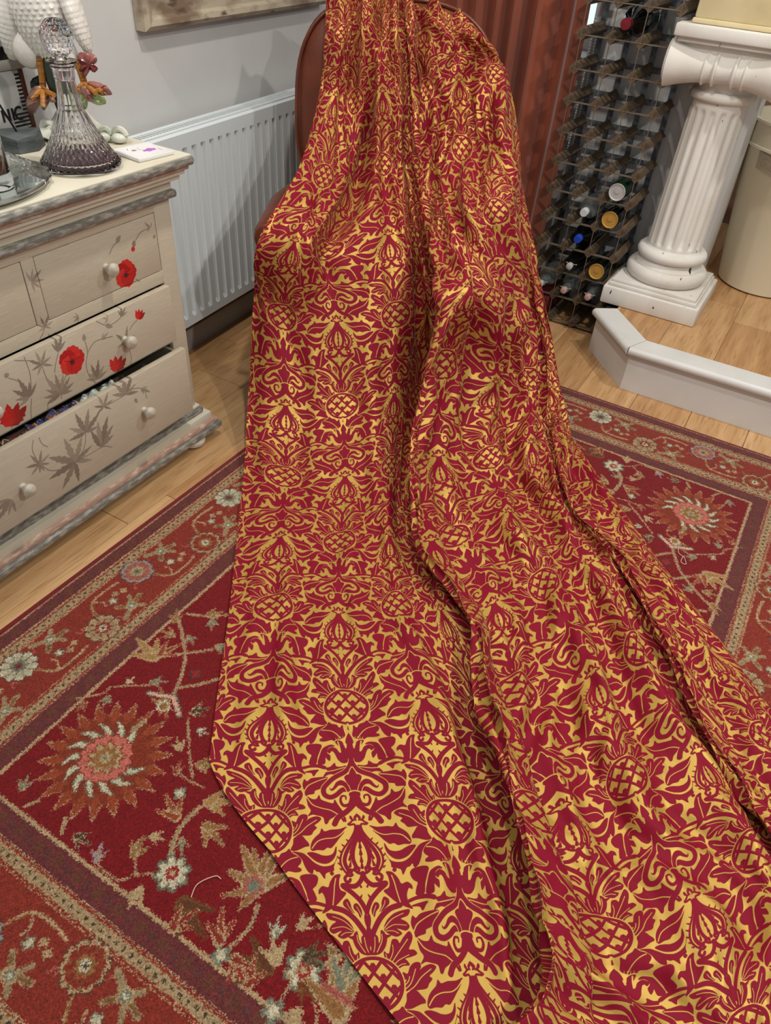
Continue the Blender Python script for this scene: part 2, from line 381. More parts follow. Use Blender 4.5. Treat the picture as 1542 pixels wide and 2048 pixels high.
# ------------------------------------------------------------------ materials
M_wall = mat('wall_paint', rgb(208, 208, 206), 0.75, noise=(3, rgb(199, 199, 197), (1, 1, 1), 0.35, 0.7), bump=(60, 0.06, (1, 1, 1)))
M_white = mat('white_gloss_paint', rgb(216, 215, 212), 0.35, noise=(6, rgb(206, 204, 200), (1, 1, 1), 0.4, 0.7))
M_grey = mat('skirting_paint', rgb(165, 165, 162), 0.45)
M_rad = mat('radiator_enamel', rgb(214, 221, 222), 0.32)
M_dark = mat('dark_void', rgb(22, 20, 18), 0.8)
def wood_mat(name, c1, c2, c3, axis=1):
    st = (9, 0.7, 9) if axis == 1 else (0.7, 9, 9)
    return mat(name, c1, 0.42, noise=[(3.2, c2, st, 0.38, 0.66), (14, c3, st, 0.52, 0.80)], bump=(18, 0.10, st), coords='Generated' if False else 'Object')
M_oak = [wood_mat('oak_plank_a', rgb(200, 160, 114), rgb(178, 136, 90), rgb(150, 108, 68)),
         wood_mat('oak_plank_b', rgb(192, 150, 104), rgb(168, 124, 80), rgb(142, 100, 62)),
         wood_mat('oak_plank_c', rgb(206, 168, 122), rgb(184, 142, 96), rgb(160, 118, 76))]
M_pine = mat('raw_wood_strip', rgb(120, 88, 62), 0.6, noise=(6, rgb(84, 58, 40), (4, 0.5, 4), 0.4, 0.65))

# ------------------------------------------------------------------ floor of oak planks
rng = random.Random(4)
floor = struct(mesh_obj('floor', [(-2.2, -0.6, -0.03), (1.4, -0.6, -0.03), (1.4, 3.5, -0.03), (-2.2, 3.5, -0.03), (-2.2, -0.6, -0.012), (1.4, -0.6, -0.012), (1.4, 3.5, -0.012), (-2.2, 3.5, -0.012)],
                        [(0, 3, 2, 1), (4, 5, 6, 7), (0, 1, 5, 4), (1, 2, 6, 5), (2, 3, 7, 6), (3, 0, 4, 7)], M_dark))
PLW = 0.195
def plank_mesh(w, l, name='plank'):
    b = MB().box((-w/2+0.0006, 0.0006, -0.012), (w/2-0.0006, l-0.0006, 0.0), 0.0016)
    return b
def lay_planks(parent, x0, x1, y0, y1, z, joints, clip=None, off=(0, 0, 0)):
    k0 = math.floor((x0+0.487)/PLW); k1 = math.ceil((x1+0.487)/PLW)
    for k in range(k0, k1):
        xa = -0.487+k*PLW; js = sorted([y0] + [j for j in joints.get(k, [0.4+(k*0.73) % 1.2, 1.75+(k*0.41) % 1.0]) if y0+0.1 < j < y1-0.1] + [y1])
        for a, b in zip(js[:-1], js[1:]):
            sx0, sx1 = max(xa, x0), min(xa+PLW, x1)
            if sx1-sx0 < 0.01: continue
            o = plank_mesh(sx1-sx0, b-a).build('plank', M_oak[rng.randrange(3)], parent, smooth=False)
            o.location = ((sx0+sx1)/2, a, z)
lay_planks(floor, -1.96, 1.3, -0.4, 3.05, 0.0, {-6: [1.655], -5: [0.933, 2.3], -1: [2.0], 0: [1.0], 1: [0.6]})

# ------------------------------------------------------------------ walls (left wall turned 3.4 degrees)
TH = math.radians(-3.4); WD = np.array([math.sin(TH), math.cos(TH), 0]); WN = np.array([math.cos(TH), -math.sin(TH), 0]); W0 = np.array([-1.80, 1.746, 0])
def wp(s, off, z): return W0 + WD*s + WN*off + np.array([0, 0, z])
def wall_box(s0, s1, o0, o1, z0, z1):
    v = [wp(s, o, z) for z in (z0, z1) for o in (o0, o1) for s in (s0, s1)]
    return v, [(0, 1, 3, 2), (4, 6, 7, 5), (0, 4, 5, 1), (2, 3, 7, 6), (0, 2, 6, 4), (1, 5, 7, 3)]
v, f = wall_box(-2.2, 1.36, -0.12, 0.0, -0.03, 2.5); struct(mesh_obj('wall_left', v, f, M_wall))
# back wall with window opening
WX0, WX1, WZ0, WZ1 = -1.78, -0.925, 0.90, 2.1
YB = 3.06
wb = MB(); wb.box((WX1, YB, -0.03), (-0.30, YB+0.28, 2.5)).box((-2.05, YB, WZ1), (WX1, YB+0.28, 2.5)).box((-2.05, YB, -0.03), (WX0, YB+0.28, WZ1)).box((WX0, YB, -0.03), (WX1, YB+0.28, WZ0))
struct(wb.build('wall_back', M_wall, smooth=False))
wr = MB(); wr.box((-1.30, 4.05, -0.03), (2.6, 4.15, 2.5)); struct(wr.build('wall_far', mat('far_wall_paint', rgb(150, 112, 88), 0.8, noise=(4, rgb(120, 84, 62), (1, 1, 1), 0.4, 0.6)), smooth=False))
win = struct(MB().box((WX1-0.05, YB+0.16, WZ0), (WX1, YB+0.22, 2.1), 0.004).box((WX0, YB+0.16, WZ0), (WX0+0.05, YB+0.22, 2.1), 0.004).box((WX0, YB+0.16, WZ0), (WX1, YB+0.22, WZ0+0.06), 0.004)
             .box((WX0, YB+0.16, 2.04), (WX1, YB+0.22, 2.1), 0.004).build('window_1', M_white))
MB().box((WX0+0.05, YB+0.185, WZ0+0.06), (WX1-0.05, YB+0.191, 2.04)).build('pane', mat('glowing_window_glass', (1, 1, 1), 0.0, trans=1.0, ior=1.1, emit=((0.72, 0.93, 1.0), 0.55)), win, smooth=False)  # pane glass emits pale cyan, standing in for bright daylight outside
# skirting with raw wood ledge
v, f = wall_box(-0.9, 1.30, 0.0, 0.022, 0.0, 0.088); bb = struct(mesh_obj('baseboard_left', v, f, M_grey))
v, f = wall_box(-0.9, 1.30, 0.0, 0.036, 0.088, 0.106); led = mesh_obj('wood_ledge', v, f, M_pine, bb)
v, f = wall_box(-0.9, 1.30, 0.0, 0.02, 0.106, 0.112); mesh_obj('upper_strip', v, f, M_grey, bb)

# ------------------------------------------------------------------ raised platform with cut corner and rounded nosing
ZP = 0.168
plat = struct(mesh_obj('floor_platform', *(lambda b: (b.v, b.f))(MB().prism([(-0.545, 2.684), (-0.362, 2.472), (2.6, 2.472), (2.6, 4.05), (-0.30, 4.05), (-0.30, 3.34), (-0.545, 3.34)], 0.0, ZP-0.013)), M_dark))
# risers
def wallquad(p, q, t, z0, z1):
    p = Vector((*p, 0)); q = Vector((*q, 0)); d = (q-p).normalized(); n = Vector((d.y, -d.x, 0))
    v = [(p)[:2], (q)[:2], (q-n*t)[:2], (p-n*t)[:2]]
    return MB().prism(v, z0, z1)
wallquad((-0.361, 2.459), (2.6, 2.459), 0.012, 0.0, ZP-0.012).build('riser', M_white, plat, smooth=False)
wallquad((-0.556, 2.682), (-0.361, 2.459), 0.012, 0.0, ZP-0.012).build('riser', M_white, plat, smooth=False)
def nosing(p, q, d0, d1):
    """bullnose board from p to q with mitred ends; d0,d1 inner end points"""
    P = [Vector((*a, 0)) for a in (p, q, d1, d0)]
    dirn = (P[1]-P[0]).normalized(); n = Vector((dirn.y, -dirn.x, 0))
    prof = [(0.0, 0.001)] + [(0.012*math.sin(a)+0.0, 0.0 if False else -0.014+0.014*math.cos(a)) for a in np.linspace(0.3, math.pi-0.2, 9)] + [(0.0, -0.028)]
    v = []; m = len(prof)
    for e in (0, 1):
        for o, z in prof: c = P[e]+n*o; v.append((c.x, c.y, ZP+z))
    i0 = len(v); v += [(P[3].x, P[3].y, ZP+0.001), (P[2].x, P[2].y, ZP+0.001), (P[3].x, P[3].y, ZP-0.028), (P[2].x, P[2].y, ZP-0.028)]
    f = [(i, m+i, m+i+1, i+1) for i in range(m-1)] + [(0, i0, i0+1, m), (m-1, 2*m-1, i0+3, i0+2), (i0, i0+2, i0+3, i0+1)]
    f += [tuple(range(m)) + (i0+2, i0), tuple(reversed(range(m, 2*m))) + (i0+1, i0+3)]
    return mesh_obj('nosing_board', v, f, M_white, plat)
nosing((-0.368, 2.449), (2.6, 2.449), (-0.333, 2.535), (2.6, 2.535))
nosing((-0.568, 2.678), (-0.3695, 2.450), (-0.500, 2.727), (-0.3345, 2.536))
pl = bpy.data.objects.new('platform_boards', None)
# planks on the platform, cut along the nosing
def clip_poly(poly, a, b):
    """keep the left side of a->b"""
    out = []
    sd = lambda p: (b[0]-a[0])*(p[1]-a[1])-(b[1]-a[1])*(p[0]-a[0])
    for i in range(len(poly)):
        p, q = poly[i], poly[(i+1) % len(poly)]; sp, sq = sd(p), sd(q)
        if sp >= 0: out.append(p)
        if sp*sq < 0: t = sp/(sp-sq); out.append((p[0]+t*(q[0]-p[0]), p[1]+t*(q[1]-p[1])))
    return out
bpy.data.objects.remove(pl)
for k in range(-1, 9):
    xa = -0.487+k*PLW+0.0006; xb = xa+PLW-0.0012; xa = max(xa, -0.50)
    ys = [2.536] + {0: [3.3], 1: [3.05], 2: [2.9, 3.7]}.get(k, [2.8+(k*0.37) % 1.0]) + [4.05]
    for a, b in zip(ys[:-1], ys[1:]):
        po = [(xa, a+0.0006), (xb, a+0.0006), (xb, b-0.0006), (xa, b-0.0006)]
        po = clip_poly(po, (-0.500, 2.727), (-0.3345, 2.536)) if k <= 0 else po
        if k <= 0: po = clip_poly(po, (-0.333, 2.536), (2.0, 2.536))
        if len(po) >= 3: MB().prism(po, ZP-0.013, ZP).build('plank', M_oak[rng.randrange(3)], plat, smooth=False)

# ------------------------------------------------------------------ radiator
rad = thing('radiator', 'white ribbed panel radiator with slotted top grille on the left wall', 'radiator', tuple(wp(0, 0, 0)), -TH)
# local frame: x out of the wall, y along the wall
RL0, RL1, RZ0, RZ1 = -0.27, 1.02, 0.150, 0.748
def rad_panel(xf, depth, pitch=0.0433):
    ys = []; n = int((RL1-RL0-0.06)/pitch); y = RL0+0.03
    cols = [(RL0, 0), (y, 0)]
    for k in range(n):
        b = y+k*pitch
        cols += [(b+0.004, 0), (b+0.010, -depth), (b+0.021, -depth), (b+0.027, 0), (b+pitch-0.002, 0)]
    cols.append((RL1, 0))
    zs = [(RZ0+0.0, 0, 0), (RZ0+0.028, 0, 0), (RZ0+0.040, 1, 0), (RZ1-0.056, 1, 0), (RZ1-0.044, 0, 0), (RZ1-0.006, 0, 0), (RZ1, 0, -0.008)]
    P = np.array([[(xf+d*g+e, yy, z) for yy, d in cols] for z, g, e in zs]); return P
MB().grid(rad_panel(0.105, 0.009)).build('front_panel', M_rad, rad, smooth=True, sharp=30)
MB().box((0.035, RL0, RZ0), (0.045, RL1, RZ1-0.01), 0.003).build('back_panel', M_rad, rad)
for ys in (RL0-0.004, RL1): MB().box((0.030, ys, RZ0+0.01), (0.106, ys+0.004, RZ1+0.002), 0.001).build('side_cover', M_rad, rad)
MB().box((0.050, RL0+0.02, RZ0+0.03), (0.088, RL1-0.02, RZ1-0.03)).build('convector_core', M_dark, rad, smooth=False)
gr = MB().box((0.030, RL0, RZ1-0.008), (0.044, RL1, RZ1+0.003), 0.002).box((0.078, RL0, RZ1-0.008), (0.092, RL1, RZ1+0.003), 0.002)
gb = gr.build('top_grille', M_rad, rad)
nb = int((RL1-RL0)/0.0145)
bars = MB()
for k in range(nb): bars.box((0.043, RL0+0.006+k*0.0145, RZ1-0.006), (0.079, RL0+0.0125+k*0.0145, RZ1+0.001))
bo = bars.build('grille_bars', M_rad, gb, smooth=False); bo['kind'] = 'stuff'
for s in (-0.2, 0.8): MB().box((0.0, s-0.02, 0.25), (0.036, s+0.02, 0.65), 0.002).build('wall_bracket', M_rad, rad)

# ------------------------------------------------------------------ picture frame on the left wall
fr = thing('picture_frame', 'distressed cream and brown wooden picture frame hanging on the white wall above radiator', 'picture frame', tuple(wp(-0.035, 0.002, 0.992)), -TH)
M_frame = mat('distressed_frame', rgb(176, 164, 142), 0.7, noise=[(7, rgb(120, 100, 82), (2, 1, 2), 0.45, 0.62), (26, rgb(90, 72, 58), (1, 0.35, 1), 0.60, 0.68)], bump=(30, 0.4, (1, 0.4, 1)))
FW, FH, FB = 0.97, 0.80, 0.115
prof = [(0.0, 0.0), (0.0, 0.034), (0.012, 0.044), (0.026, 0.040), (0.034, 0.030), (0.075, 0.024), (0.086, 0.030), (0.098, 0.026), (FB, 0.014), (FB, 0.0)]
def frame_bar(a, b, ia, ib):
    """a,b outer corners (y,z); ia,ib inner corners"""
    P = []
    for o, h in prof:
        t = o/FB; P.append([(h, a[0]+(ia[0]-a[0])*t, a[1]+(ia[1]-a[1])*t), (h, b[0]+(ib[0]-b[0])*t, b[1]+(ib[1]-b[1])*t)])
    return MB().grid(np.array(P))
oc = [(0, 0), (FW, 0), (FW, FH), (0, FH)]; ic = [(FB, FB), (FW-FB, FB), (FW-FB, FH-FB), (FB, FH-FB)]
for k in range(4): frame_bar(oc[k], oc[(k+1) % 4], ic[k], ic[(k+1) % 4]).build('frame_bar', M_frame, fr, smooth=True, sharp=35)
MB().box((0.004, FB-0.005, FB-0.005), (0.012, FW-FB+0.005, FH-FB+0.005)).build('picture_panel', mat('picture_panel', rgb(150, 140, 125), 0.6), fr, smooth=False)
# ------------------------------------------------------------------ chest of drawers
M_cream = mat('cream_paint', rgb(208, 202, 184), 0.5, noise=(5, rgb(198, 190, 168), (1, 1, 1), 0.4, 0.7))
M_silver = mat('rubbed_silver', rgb(132, 131, 124), 0.45, 0.4, noise=(130, rgb(186, 184, 174), (1, 0.3, 1), 0.45, 0.66), bump=(60, 0.3, (1, 0.3, 1)))
M_pink = mat('rubbed_pink', rgb(172, 138, 122), 0.5, noise=(110, rgb(206, 190, 168), (1, 0.3, 1), 0.5, 0.7))
M_knob = mat('knob_paint', rgb(208, 200, 184), 0.4, noise=(40, rgb(176, 166, 148), (1, 1, 1), 0.5, 0.7))
CX0, CXB, CY0, CY1 = -1.385, -1.715, 0.496, 1.352
DX = {1: CX0, 2: -1.365, 3: -1.338}
# painted poppies, computed on a canvas in (y, z)
pc = Canvas(0.95, 0.85, 1500, np.array((196, 185, 164))/255); PY0 = 0.45
def q2(x, y, d): p = onx(x/3.427, 380+y/3.427, DX[d]); return (p[1]-PY0, p[2])
def q3(x, y, d): p = onx(x/3.084, 700+y/3.084, DX[d]); return (p[1]-PY0, p[2])
LEAF = [np.array(c)/255 for c in ((146, 134, 118), (134, 121, 106), (158, 146, 128))]
prng = random.Random(7)
def leafshape(x, y, ang, L, w, col):
    t = np.linspace(0, 1, 12); wd = w*np.sin(np.pi*t**0.8)*(1+0.25*np.cos(t*40))
    c, s = math.cos(ang), math.sin(ang); up = [(x+c*L*a-s*b, y+s*L*a+c*b) for a, b in zip(t, wd)]; dn = [(x+c*L*a+s*b, y+s*L*a-c*b) for a, b in zip(t[::-1], wd[::-1])]
    pc.poly(up+dn, col)
def fan(p, L, a0, spread, n=5):
    for k in range(n):
        a = math.radians(a0+spread*(k/(n-1)-0.5)); l = L*(1-0.35*abs(k/(n-1)-0.5)*2)*(0.85+0.3*prng.random()); leafshape(p[0], p[1], a, l*1.2, l*0.13, LEAF[prng.randrange(3)])
def stem(pts, w=0.0022): pc.line(smooth_pts(pts, 6), w, LEAF[1])
def poppy(p, r, full=True, a0=0.0):
    for k, c in enumerate(((190, 34, 34), (206, 44, 40), (176, 24, 28), (212, 54, 46), (196, 36, 36))):
        a = a0+k*2*math.pi/5; pc.flower(p[0]+0.38*r*math.cos(a), p[1]+0.38*r*math.sin(a), r*0.66, 9, 0.12, np.array(c)/255, k)
    for k in range(10):
        a = prng.random()*6.3; l = r*(0.3+0.5*prng.random()); pc.line([(p[0]+0.2*l*math.cos(a), p[1]+0.2*l*math.sin(a)), (p[0]+l*math.cos(a), p[1]+l*math.sin(a))], r*0.05, np.array((160, 18, 24))/255)
    if full: pc.flower(p[0], p[1]-0.1*r, r*0.2, 7, 0.4, np.array((70, 36, 44))/255)
def tulip(p, r, a=90):
    c = np.array((196, 38, 36))/255
    for d in (-38, -14, 14, 38): leafshape(p[0]-0.6*r*math.cos(math.radians(a)), p[1]-0.6*r*math.sin(math.radians(a)), math.radians(a+d), r*1.7, r*0.42, c*(0.9+0.004*d))
# closed top drawer
stem([q2(750, 440, 1), q2(775, 385, 1), q2(800, 362, 1), q2(818, 352, 1)]); leafshape(*q2(795, 360, 1), 0.6, 0.022, 0.006, LEAF[0])
stem([q2(1020, 262, 1), q2(965, 290, 1), q2(930, 345, 1), q2(920, 375, 1)]); pc.disc(*q2(912, 405, 1), 0.006, np.array((200, 40, 40))/255); leafshape(*q2(918, 395, 1), 1.4, 0.018, 0.006, LEAF[1])
fan(q2(1030, 262, 1), 0.022, 130, 140, 3); leafshape(*q2(1055, 335, 1), 1.2, 0.012, 0.004, LEAF[0])
poppy(q2(862, 575, 1), 0.034); stem([q2(930, 610, 1), q2(960, 628, 1)])
fan(q2(215, 630, 1), 0.032, 10, 190, 6); fan(q2(310, 940, 1), 0.026, 80, 220, 6); fan(q2(540, 870, 1), 0.018, 180, 120, 4); stem([q2(310, 940, 1), q2(290, 990, 1), q2(270, 1030, 1)])
# middle drawer
stem([q2(660, 900, 2), q2(740, 930, 2), q2(810, 890, 2), q2(850, 840, 2)]); fan(q2(830, 870, 2), 0.030, 60, 90, 4); fan(q2(740, 885, 2), 0.018, 150, 120, 3); leafshape(*q2(720, 925, 2), -0.6, 0.026, 0.006, LEAF[0])
tulip(q2(955, 862, 2), 0.016, 60); stem([q2(940, 890, 2), q2(905, 930, 2), q2(890, 960, 2)])
fan(q2(862, 1040, 2), 0.034, 100, 300, 6)
poppy(q2(493, 1170, 2), 0.036); stem([q2(460, 1250, 2), q2(430, 1340, 2), q2(420, 1430, 2)])
tulip(q2(805, 1205, 2), 0.026, 70); stem([q2(770, 1265, 2), q2(740, 1290, 2)]); stem([q2(880, 1080, 2), q2(900, 1150, 2), q2(890, 1205, 2), q2(850, 1260, 2)])
fan(q2(400, 1110, 2), 0.036, 75, 80, 4); fan(q2(285, 1195, 2), 0.036, 100, 260, 7); stem([q2(285, 1195, 2), q2(320, 1290, 2), q2(380, 1350, 2)]); stem([q2(400, 1110, 2), q2(380, 1200, 2), q2(375, 1250, 2)])
stem([q2(580, 1030, 2), q2(600, 1110, 2), q2(590, 1200, 2), q2(620, 1290, 2), q2(680, 1340, 2)]); leafshape(*q2(580, 1035, 2), 1.5, 0.018, 0.006, LEAF[0]); stem([q2(600, 1120, 2), q2(640, 1050, 2), q2(700, 1020, 2), q2(770, 1005, 2)]); fan(q2(695, 1025, 2), 0.022, 20, 60, 3)
fan(q2(665, 1300, 2), 0.044, 85, 140, 6); fan(q2(415, 1400, 2), 0.052, 90, 200, 9); fan(q2(205, 1420, 2), 0.046, 120, 150, 6); stem([q2(215, 1400, 2), q2(205, 1260, 2), q2(165, 1145, 2)]); stem([q2(100, 1170, 2), q2(230, 1170, 2)]); leafshape(*q2(30, 1285, 2), 0.3, 0.014, 0.006, LEAF[0]); stem([q2(60, 1290, 2), q2(140, 1320, 2), q2(200, 1400, 2)])
tulip(q3(75, 420, 2), 0.034, 70); stem([q3(75, 470, 2), q3(60, 530, 2)]); stem([q3(195, 300, 2), q3(190, 380, 2), q3(200, 450, 2)]); stem([q3(380, 270, 2), q3(300, 320, 2), q3(300, 390, 2)])
# bottom drawer
fan(q3(465, 690, 3), 0.075, 120, 290, 8); stem([q3(440, 720, 3), q3(320, 745, 3), q3(255, 710, 3)]); fan(q3(245, 705, 3), 0.034, 90, 330, 8); stem([q3(205, 555, 3), q3(200, 620, 3), q3(240, 700, 3)])
fan(q3(528, 510, 3), 0.058, 85, 180, 6); stem([q3(528, 510, 3), q3(525, 580, 3), q3(500, 650, 3)]); fan(q3(620, 600, 3), 0.075, 60, 90, 5); stem([q3(470, 690, 3), q3(560, 640, 3), q3(640, 595, 3), q3(690, 600, 3)])
fan(q3(640, 350, 3), 0.032, 80, 240, 6); fan(q3(775, 275, 3), 0.052, 70, 170, 6); stem([q3(790, 250, 3), q3(850, 235, 3), q3(890, 250, 3), q3(905, 300, 3)]); fan(q3(870, 240, 3), 0.030, -40, 60, 3); stem([q3(640, 350, 3), q3(700, 320, 3), q3(775, 275, 3)])
fan(q3(70, 920, 3), 0.05, 215, 110, 5); leafshape(*q3(830, 300, 3), -1.2, 0.018, 0.005, LEAF[0]); stem([q3(240, 540, 3), q3(260, 580, 3), q3(295, 598, 3)])
_n = np.random.default_rng(3)
_h = _h; streak = np.repeat(_n.normal(0, 0.012, (pc.H//2+1, pc.W//40+1)), 2, 0)[:pc.H]; streak = np.repeat(streak, 40, 1)[:, :pc.W]; pc.a += streak[..., None]
IM_pop = pc.image('poppy_painting')
def image_mat(name, im, rough=0.5, extra=None):
    m = bpy.data.materials.new(name); m.use_nodes = True; N = m.node_tree.nodes; L = m.node_tree.links; b = N['Principled BSDF']; b.inputs['Roughness'].default_value = rough
    uv = N.new('ShaderNodeUVMap'); uv.uv_map = 'UVMap'; t = N.new('ShaderNodeTexImage'); t.image = im; L.new(uv.outputs[0], t.inputs[0]); L.new(t.outputs[0], b.inputs['Base Color']); return m
M_pop = image_mat('painted_poppies', IM_pop, 0.5)
chest = thing('chest_of_drawers', 'cream painted chest of drawers with red poppies and silver mouldings', 'chest of drawers', (CX0, 0.924, 0))
def C(b): b.v = [(x-CX0, y-0.924, z) for x, y, z in b.v]; return b
def cbox(name, lo, hi, m, bev=0.002, parent=None, pop=False):
    b = C(MB().box(lo, hi, bev)); uv = [((y+0.924-PY0)/0.95, z/0.85) for x, y, z in b.v] if pop else None
    return b.build(name, m, parent or chest, smooth=True, sharp=35, uv=uv)
# carcass
cbox('side_panel', (CXB, CY1-0.02, 0.08), (CX0-0.02, CY1, 0.765), M_cream); cbox('side_panel', (CXB, CY0, 0.08), (CX0-0.02, CY0+0.02, 0.765), M_cream)
cbox('back_panel', (CXB, CY0+0.02, 0.08), (CXB+0.01, CY1-0.02, 0.765), M_cream)
zr = [(0.700, 0.765), (0.520, 0.553), (0.3475, 0.362), (0.105, 0.143)]
for a, b in zr: cbox('rail', (CX0-0.02, CY0+0.055, a), (CX0, CY1-0.055, b), M_pop, 0.001, pop=True)
for a, b in ((CY0, CY0+0.056), (CY1-0.056, CY1)): cbox('stile', (CX0-0.02, a, 0.105), (CX0, b, 0.765), M_pop, 0.004, pop=True)
cbox('stile', (CX0-0.02, 0.908, 0.553), (CX0, 0.939, 0.700), M_pop, 0.001, pop=True)
cbox('dust_board', (CXB+0.01, CY0+0.02, 0.525), (CX0-0.02, CY1-0.02, 0.535), M_dark); cbox('dust_board', (CXB+0.01, CY0+0.02, 0.352), (CX0-0.02, CY1-0.02, 0.358), M_dark)
# top and plinth mouldings: (z0, z1, overhang, material, bevel, name)
for z0, z1, o, m, bv, nm in ((0.722, 0.742, 0.016, M_silver, 0.008, 'silver_bead'), (0.742, 0.766, 0.006, M_cream, 0.003, 'frieze'), (0.764, 0.778, 0.024, M_cream, 0.006, 'cove_moulding'), (0.777, 0.789, 0.033, M_cream, 0.004, 'cove_moulding'),
                             (0.788, 0.798, 0.040, M_pink, 0.003, 'pink_line'), (0.797, 0.819, 0.052, M_silver, 0.009, 'silver_edge'), (0.8165, 0.822, 0.046, M_cream, 0.002, 'top_board'),
                             (0.086, 0.107, 0.016, M_silver, 0.007, 'silver_bead'), (0.107, 0.116, 0.008, M_cream, 0.003, 'cove_moulding'), (0.058, 0.088, 0.030, M_cream, 0.003, 'plinth'), (0.048, 0.066, 0.043, M_pink, 0.006, 'pink_line'), (0.030, 0.050, 0.053, M_silver, 0.008, 'silver_edge')):
    cbox(nm, (CXB, CY0-o, z0), (CX0+o, CY1+o, z1), m, bv)
for yy in (CY0+0.03, CY1-0.045):
    for xx in (CXB+0.06, CX0+0.012):
        C(MB().lathe([(0.0, 0.0), (0.026, 0.001), (0.038, 0.010), (0.040, 0.020), (0.030, 0.033)], 24, (xx, yy, 0))).build('bun_foot', M_cream, chest)
M_din = mat('drawer_inside', rgb(150, 140, 118), 0.7)
def knob(parent, x, y, z):
    b = MB().lathe([(0.0105, 0.0), (0.0085, 0.005), (0.0075, 0.009), (0.012, 0.013), (0.0165, 0.021), (0.0165, 0.027), (0.011, 0.033), (0.0, 0.035)], 20, mtx=Matrix.Rotation(math.pi/2, 4, 'Y'))
    o = b.build('knob', M_knob, parent); o.location = (x-CX0, y-0.924, z); return o
def drawer(d, y0, y1, z0, z1, knobs):
    x = DX[d]; e = thing('drawer', '', ''); del e['label'], e['category']; e.parent = chest; e.name = 'drawer'
    fb = cbox('drawer_front', (x-0.018, y0, z0), (x, y1, z1), M_pop, 0.0025, e, True)
    for ya, yb in ((y0+0.008, y0+0.018), (y1-0.018, y1-0.008)): cbox('drawer_side', (CXB+0.02, ya, z0+0.012), (x-0.018, yb, z1-0.012), M_din, 0, e)
    cbox('drawer_bottom', (CXB+0.02, y0+0.018, z0+0.012), (x-0.018, y1-0.018, z0+0.018), M_din, 0, e)
    for ky, kz in knobs: knob(e, x-0.001, ky, kz)
drawer(1, 0.9405, 1.2945, 0.5545, 0.6985, [(1.1215, 0.617)]); drawer(1, 0.5535, 0.9065, 0.5545, 0.6985, [(0.73, 0.617)])
drawer(2, 0.5535, 1.2945, 0.3635, 0.518, [(1.1195, 0.436), (0.728, 0.436)])
drawer(3, 0.5535, 1.2945, 0.1445, 0.3465, [(1.1155, 0.238), (0.728, 0.232)])
# textiles in the open drawer
def textile(y0, y1, z, cols, label, seed):
    r = random.Random(seed); n = 14
    P = np.array([[(-1.381+0.021*(i/5)+0.001*math.sin(j*0.9+i), y0+(y1-y0)*j/n, z+0.005*math.sin(j*0.8+seed)+0.006*math.sin(i*1.3+j*1.7) - (0.05 if i in (0, 5) else 0)) for j in range(n+1)] for i in range(6)])
    c = Canvas(0.3, 0.08, 900, cols[0])
    for k in range(46):
        x, y = r.random()*0.3, r.random()*0.08; c.flower(x, y, 0.004+0.010*r.random(), r.choice((4, 5, 7)), 0.4, cols[r.randrange(len(cols))]); c.line([(x, y), (x+0.02*r.uniform(-1, 1), y+0.02*r.uniform(-1, 1))], 0.0025, cols[r.randrange(len(cols))])
    b = MB().grid(P); uv = [(j/n, i/5) for i in range(6) for j in range(n+1)]
    o = b.build('folded_textile', image_mat('textile_%d' % seed, c.image('textile_%d' % seed), 0.8), None, uv=uv); sm = o.modifiers.new('thick', 'SOLIDIFY'); sm.thickness = 0.004
    return tag(o, label, 'textile', 'folded textiles in the open bottom drawer')
F = lambda *a: np.array(a)/255
textile(0.58, 0.80, 0.337, [F(70, 44, 30), F(200, 186, 150), F(120, 40, 40), F(60, 70, 90)], 'brown patterned cloth at the far left of the open bottom drawer', 1)
textile(0.80, 0.94, 0.339, [F(52, 66, 110), F(206, 130, 60), F(190, 190, 180), F(150, 60, 50)], 'blue and orange paisley cloth in the open bottom drawer', 2)
textile(0.94, 1.06, 0.336, [F(190, 196, 190), F(210, 212, 206), F(130, 150, 150)], 'pale grey cloth folded in the middle of the open bottom drawer', 3)
textile(1.06, 1.20, 0.325, [F(34, 28, 28), F(60, 50, 46), F(90, 70, 60)], 'dark cloth at the right end of the open bottom drawer', 5)

# ------------------------------------------------------------------ things on the chest
ZT = 0.8222
M_glass = mat('clear_glass', (0.98, 0.98, 0.985), 0.03, trans=1.0, ior=1.46)
M_cut = mat('cut_lead_glass', rgb(250, 247, 250), 0.03, trans=1.0, ior=1.52)
M_silverware = mat('embossed_silver', rgb(170, 172, 166), 0.34, 1.0, noise=(40, rgb(110, 112, 108), (1, 1, 1), 0.5, 0.7))
dec = thing('decanter', 'cut glass ship decanter with ball stopper on the cream chest', 'decanter', (-1.446, 1.161, ZT))
def cutmod(r, z, a):
    if 0.012 < z < 0.075:
        k = (z-0.012)*330; return r*(1+0.022*(abs(math.sin(a*18+k*0.5))+abs(math.sin(a*18-k*0.5))-1.2))
    if 0.075 <= z < 0.17: return r*(1+0.02*math.cos(a*14))
    return r
prof = [(0.0, 0.002), (0.070, 0.0), (0.0835, 0.003), (0.086, 0.010)] + [(0.085-0.047*((z-0.014)/0.076)**0.85, z) for z in np.linspace(0.014, 0.09, 26)] + [(0.0335, 0.100), (0.0265, 0.115), (0.0225, 0.135), (0.0205, 0.155), (0.020, 0.170), (0.0215, 0.176), (0.022, 0.190), (0.026, 0.198), (0.0305, 0.203), (0.0305, 0.206), (0.026, 0.204), (0.018, 0.196), (0.016, 0.172), (0.016, 0.150), (0.020, 0.118), (0.030, 0.095), (0.074, 0.020), (0.070, 0.008), (0.0, 0.007)]
MB().lathe(prof, 144, mod=cutmod, cap=False).build('body', M_cut, dec, sharp=12)
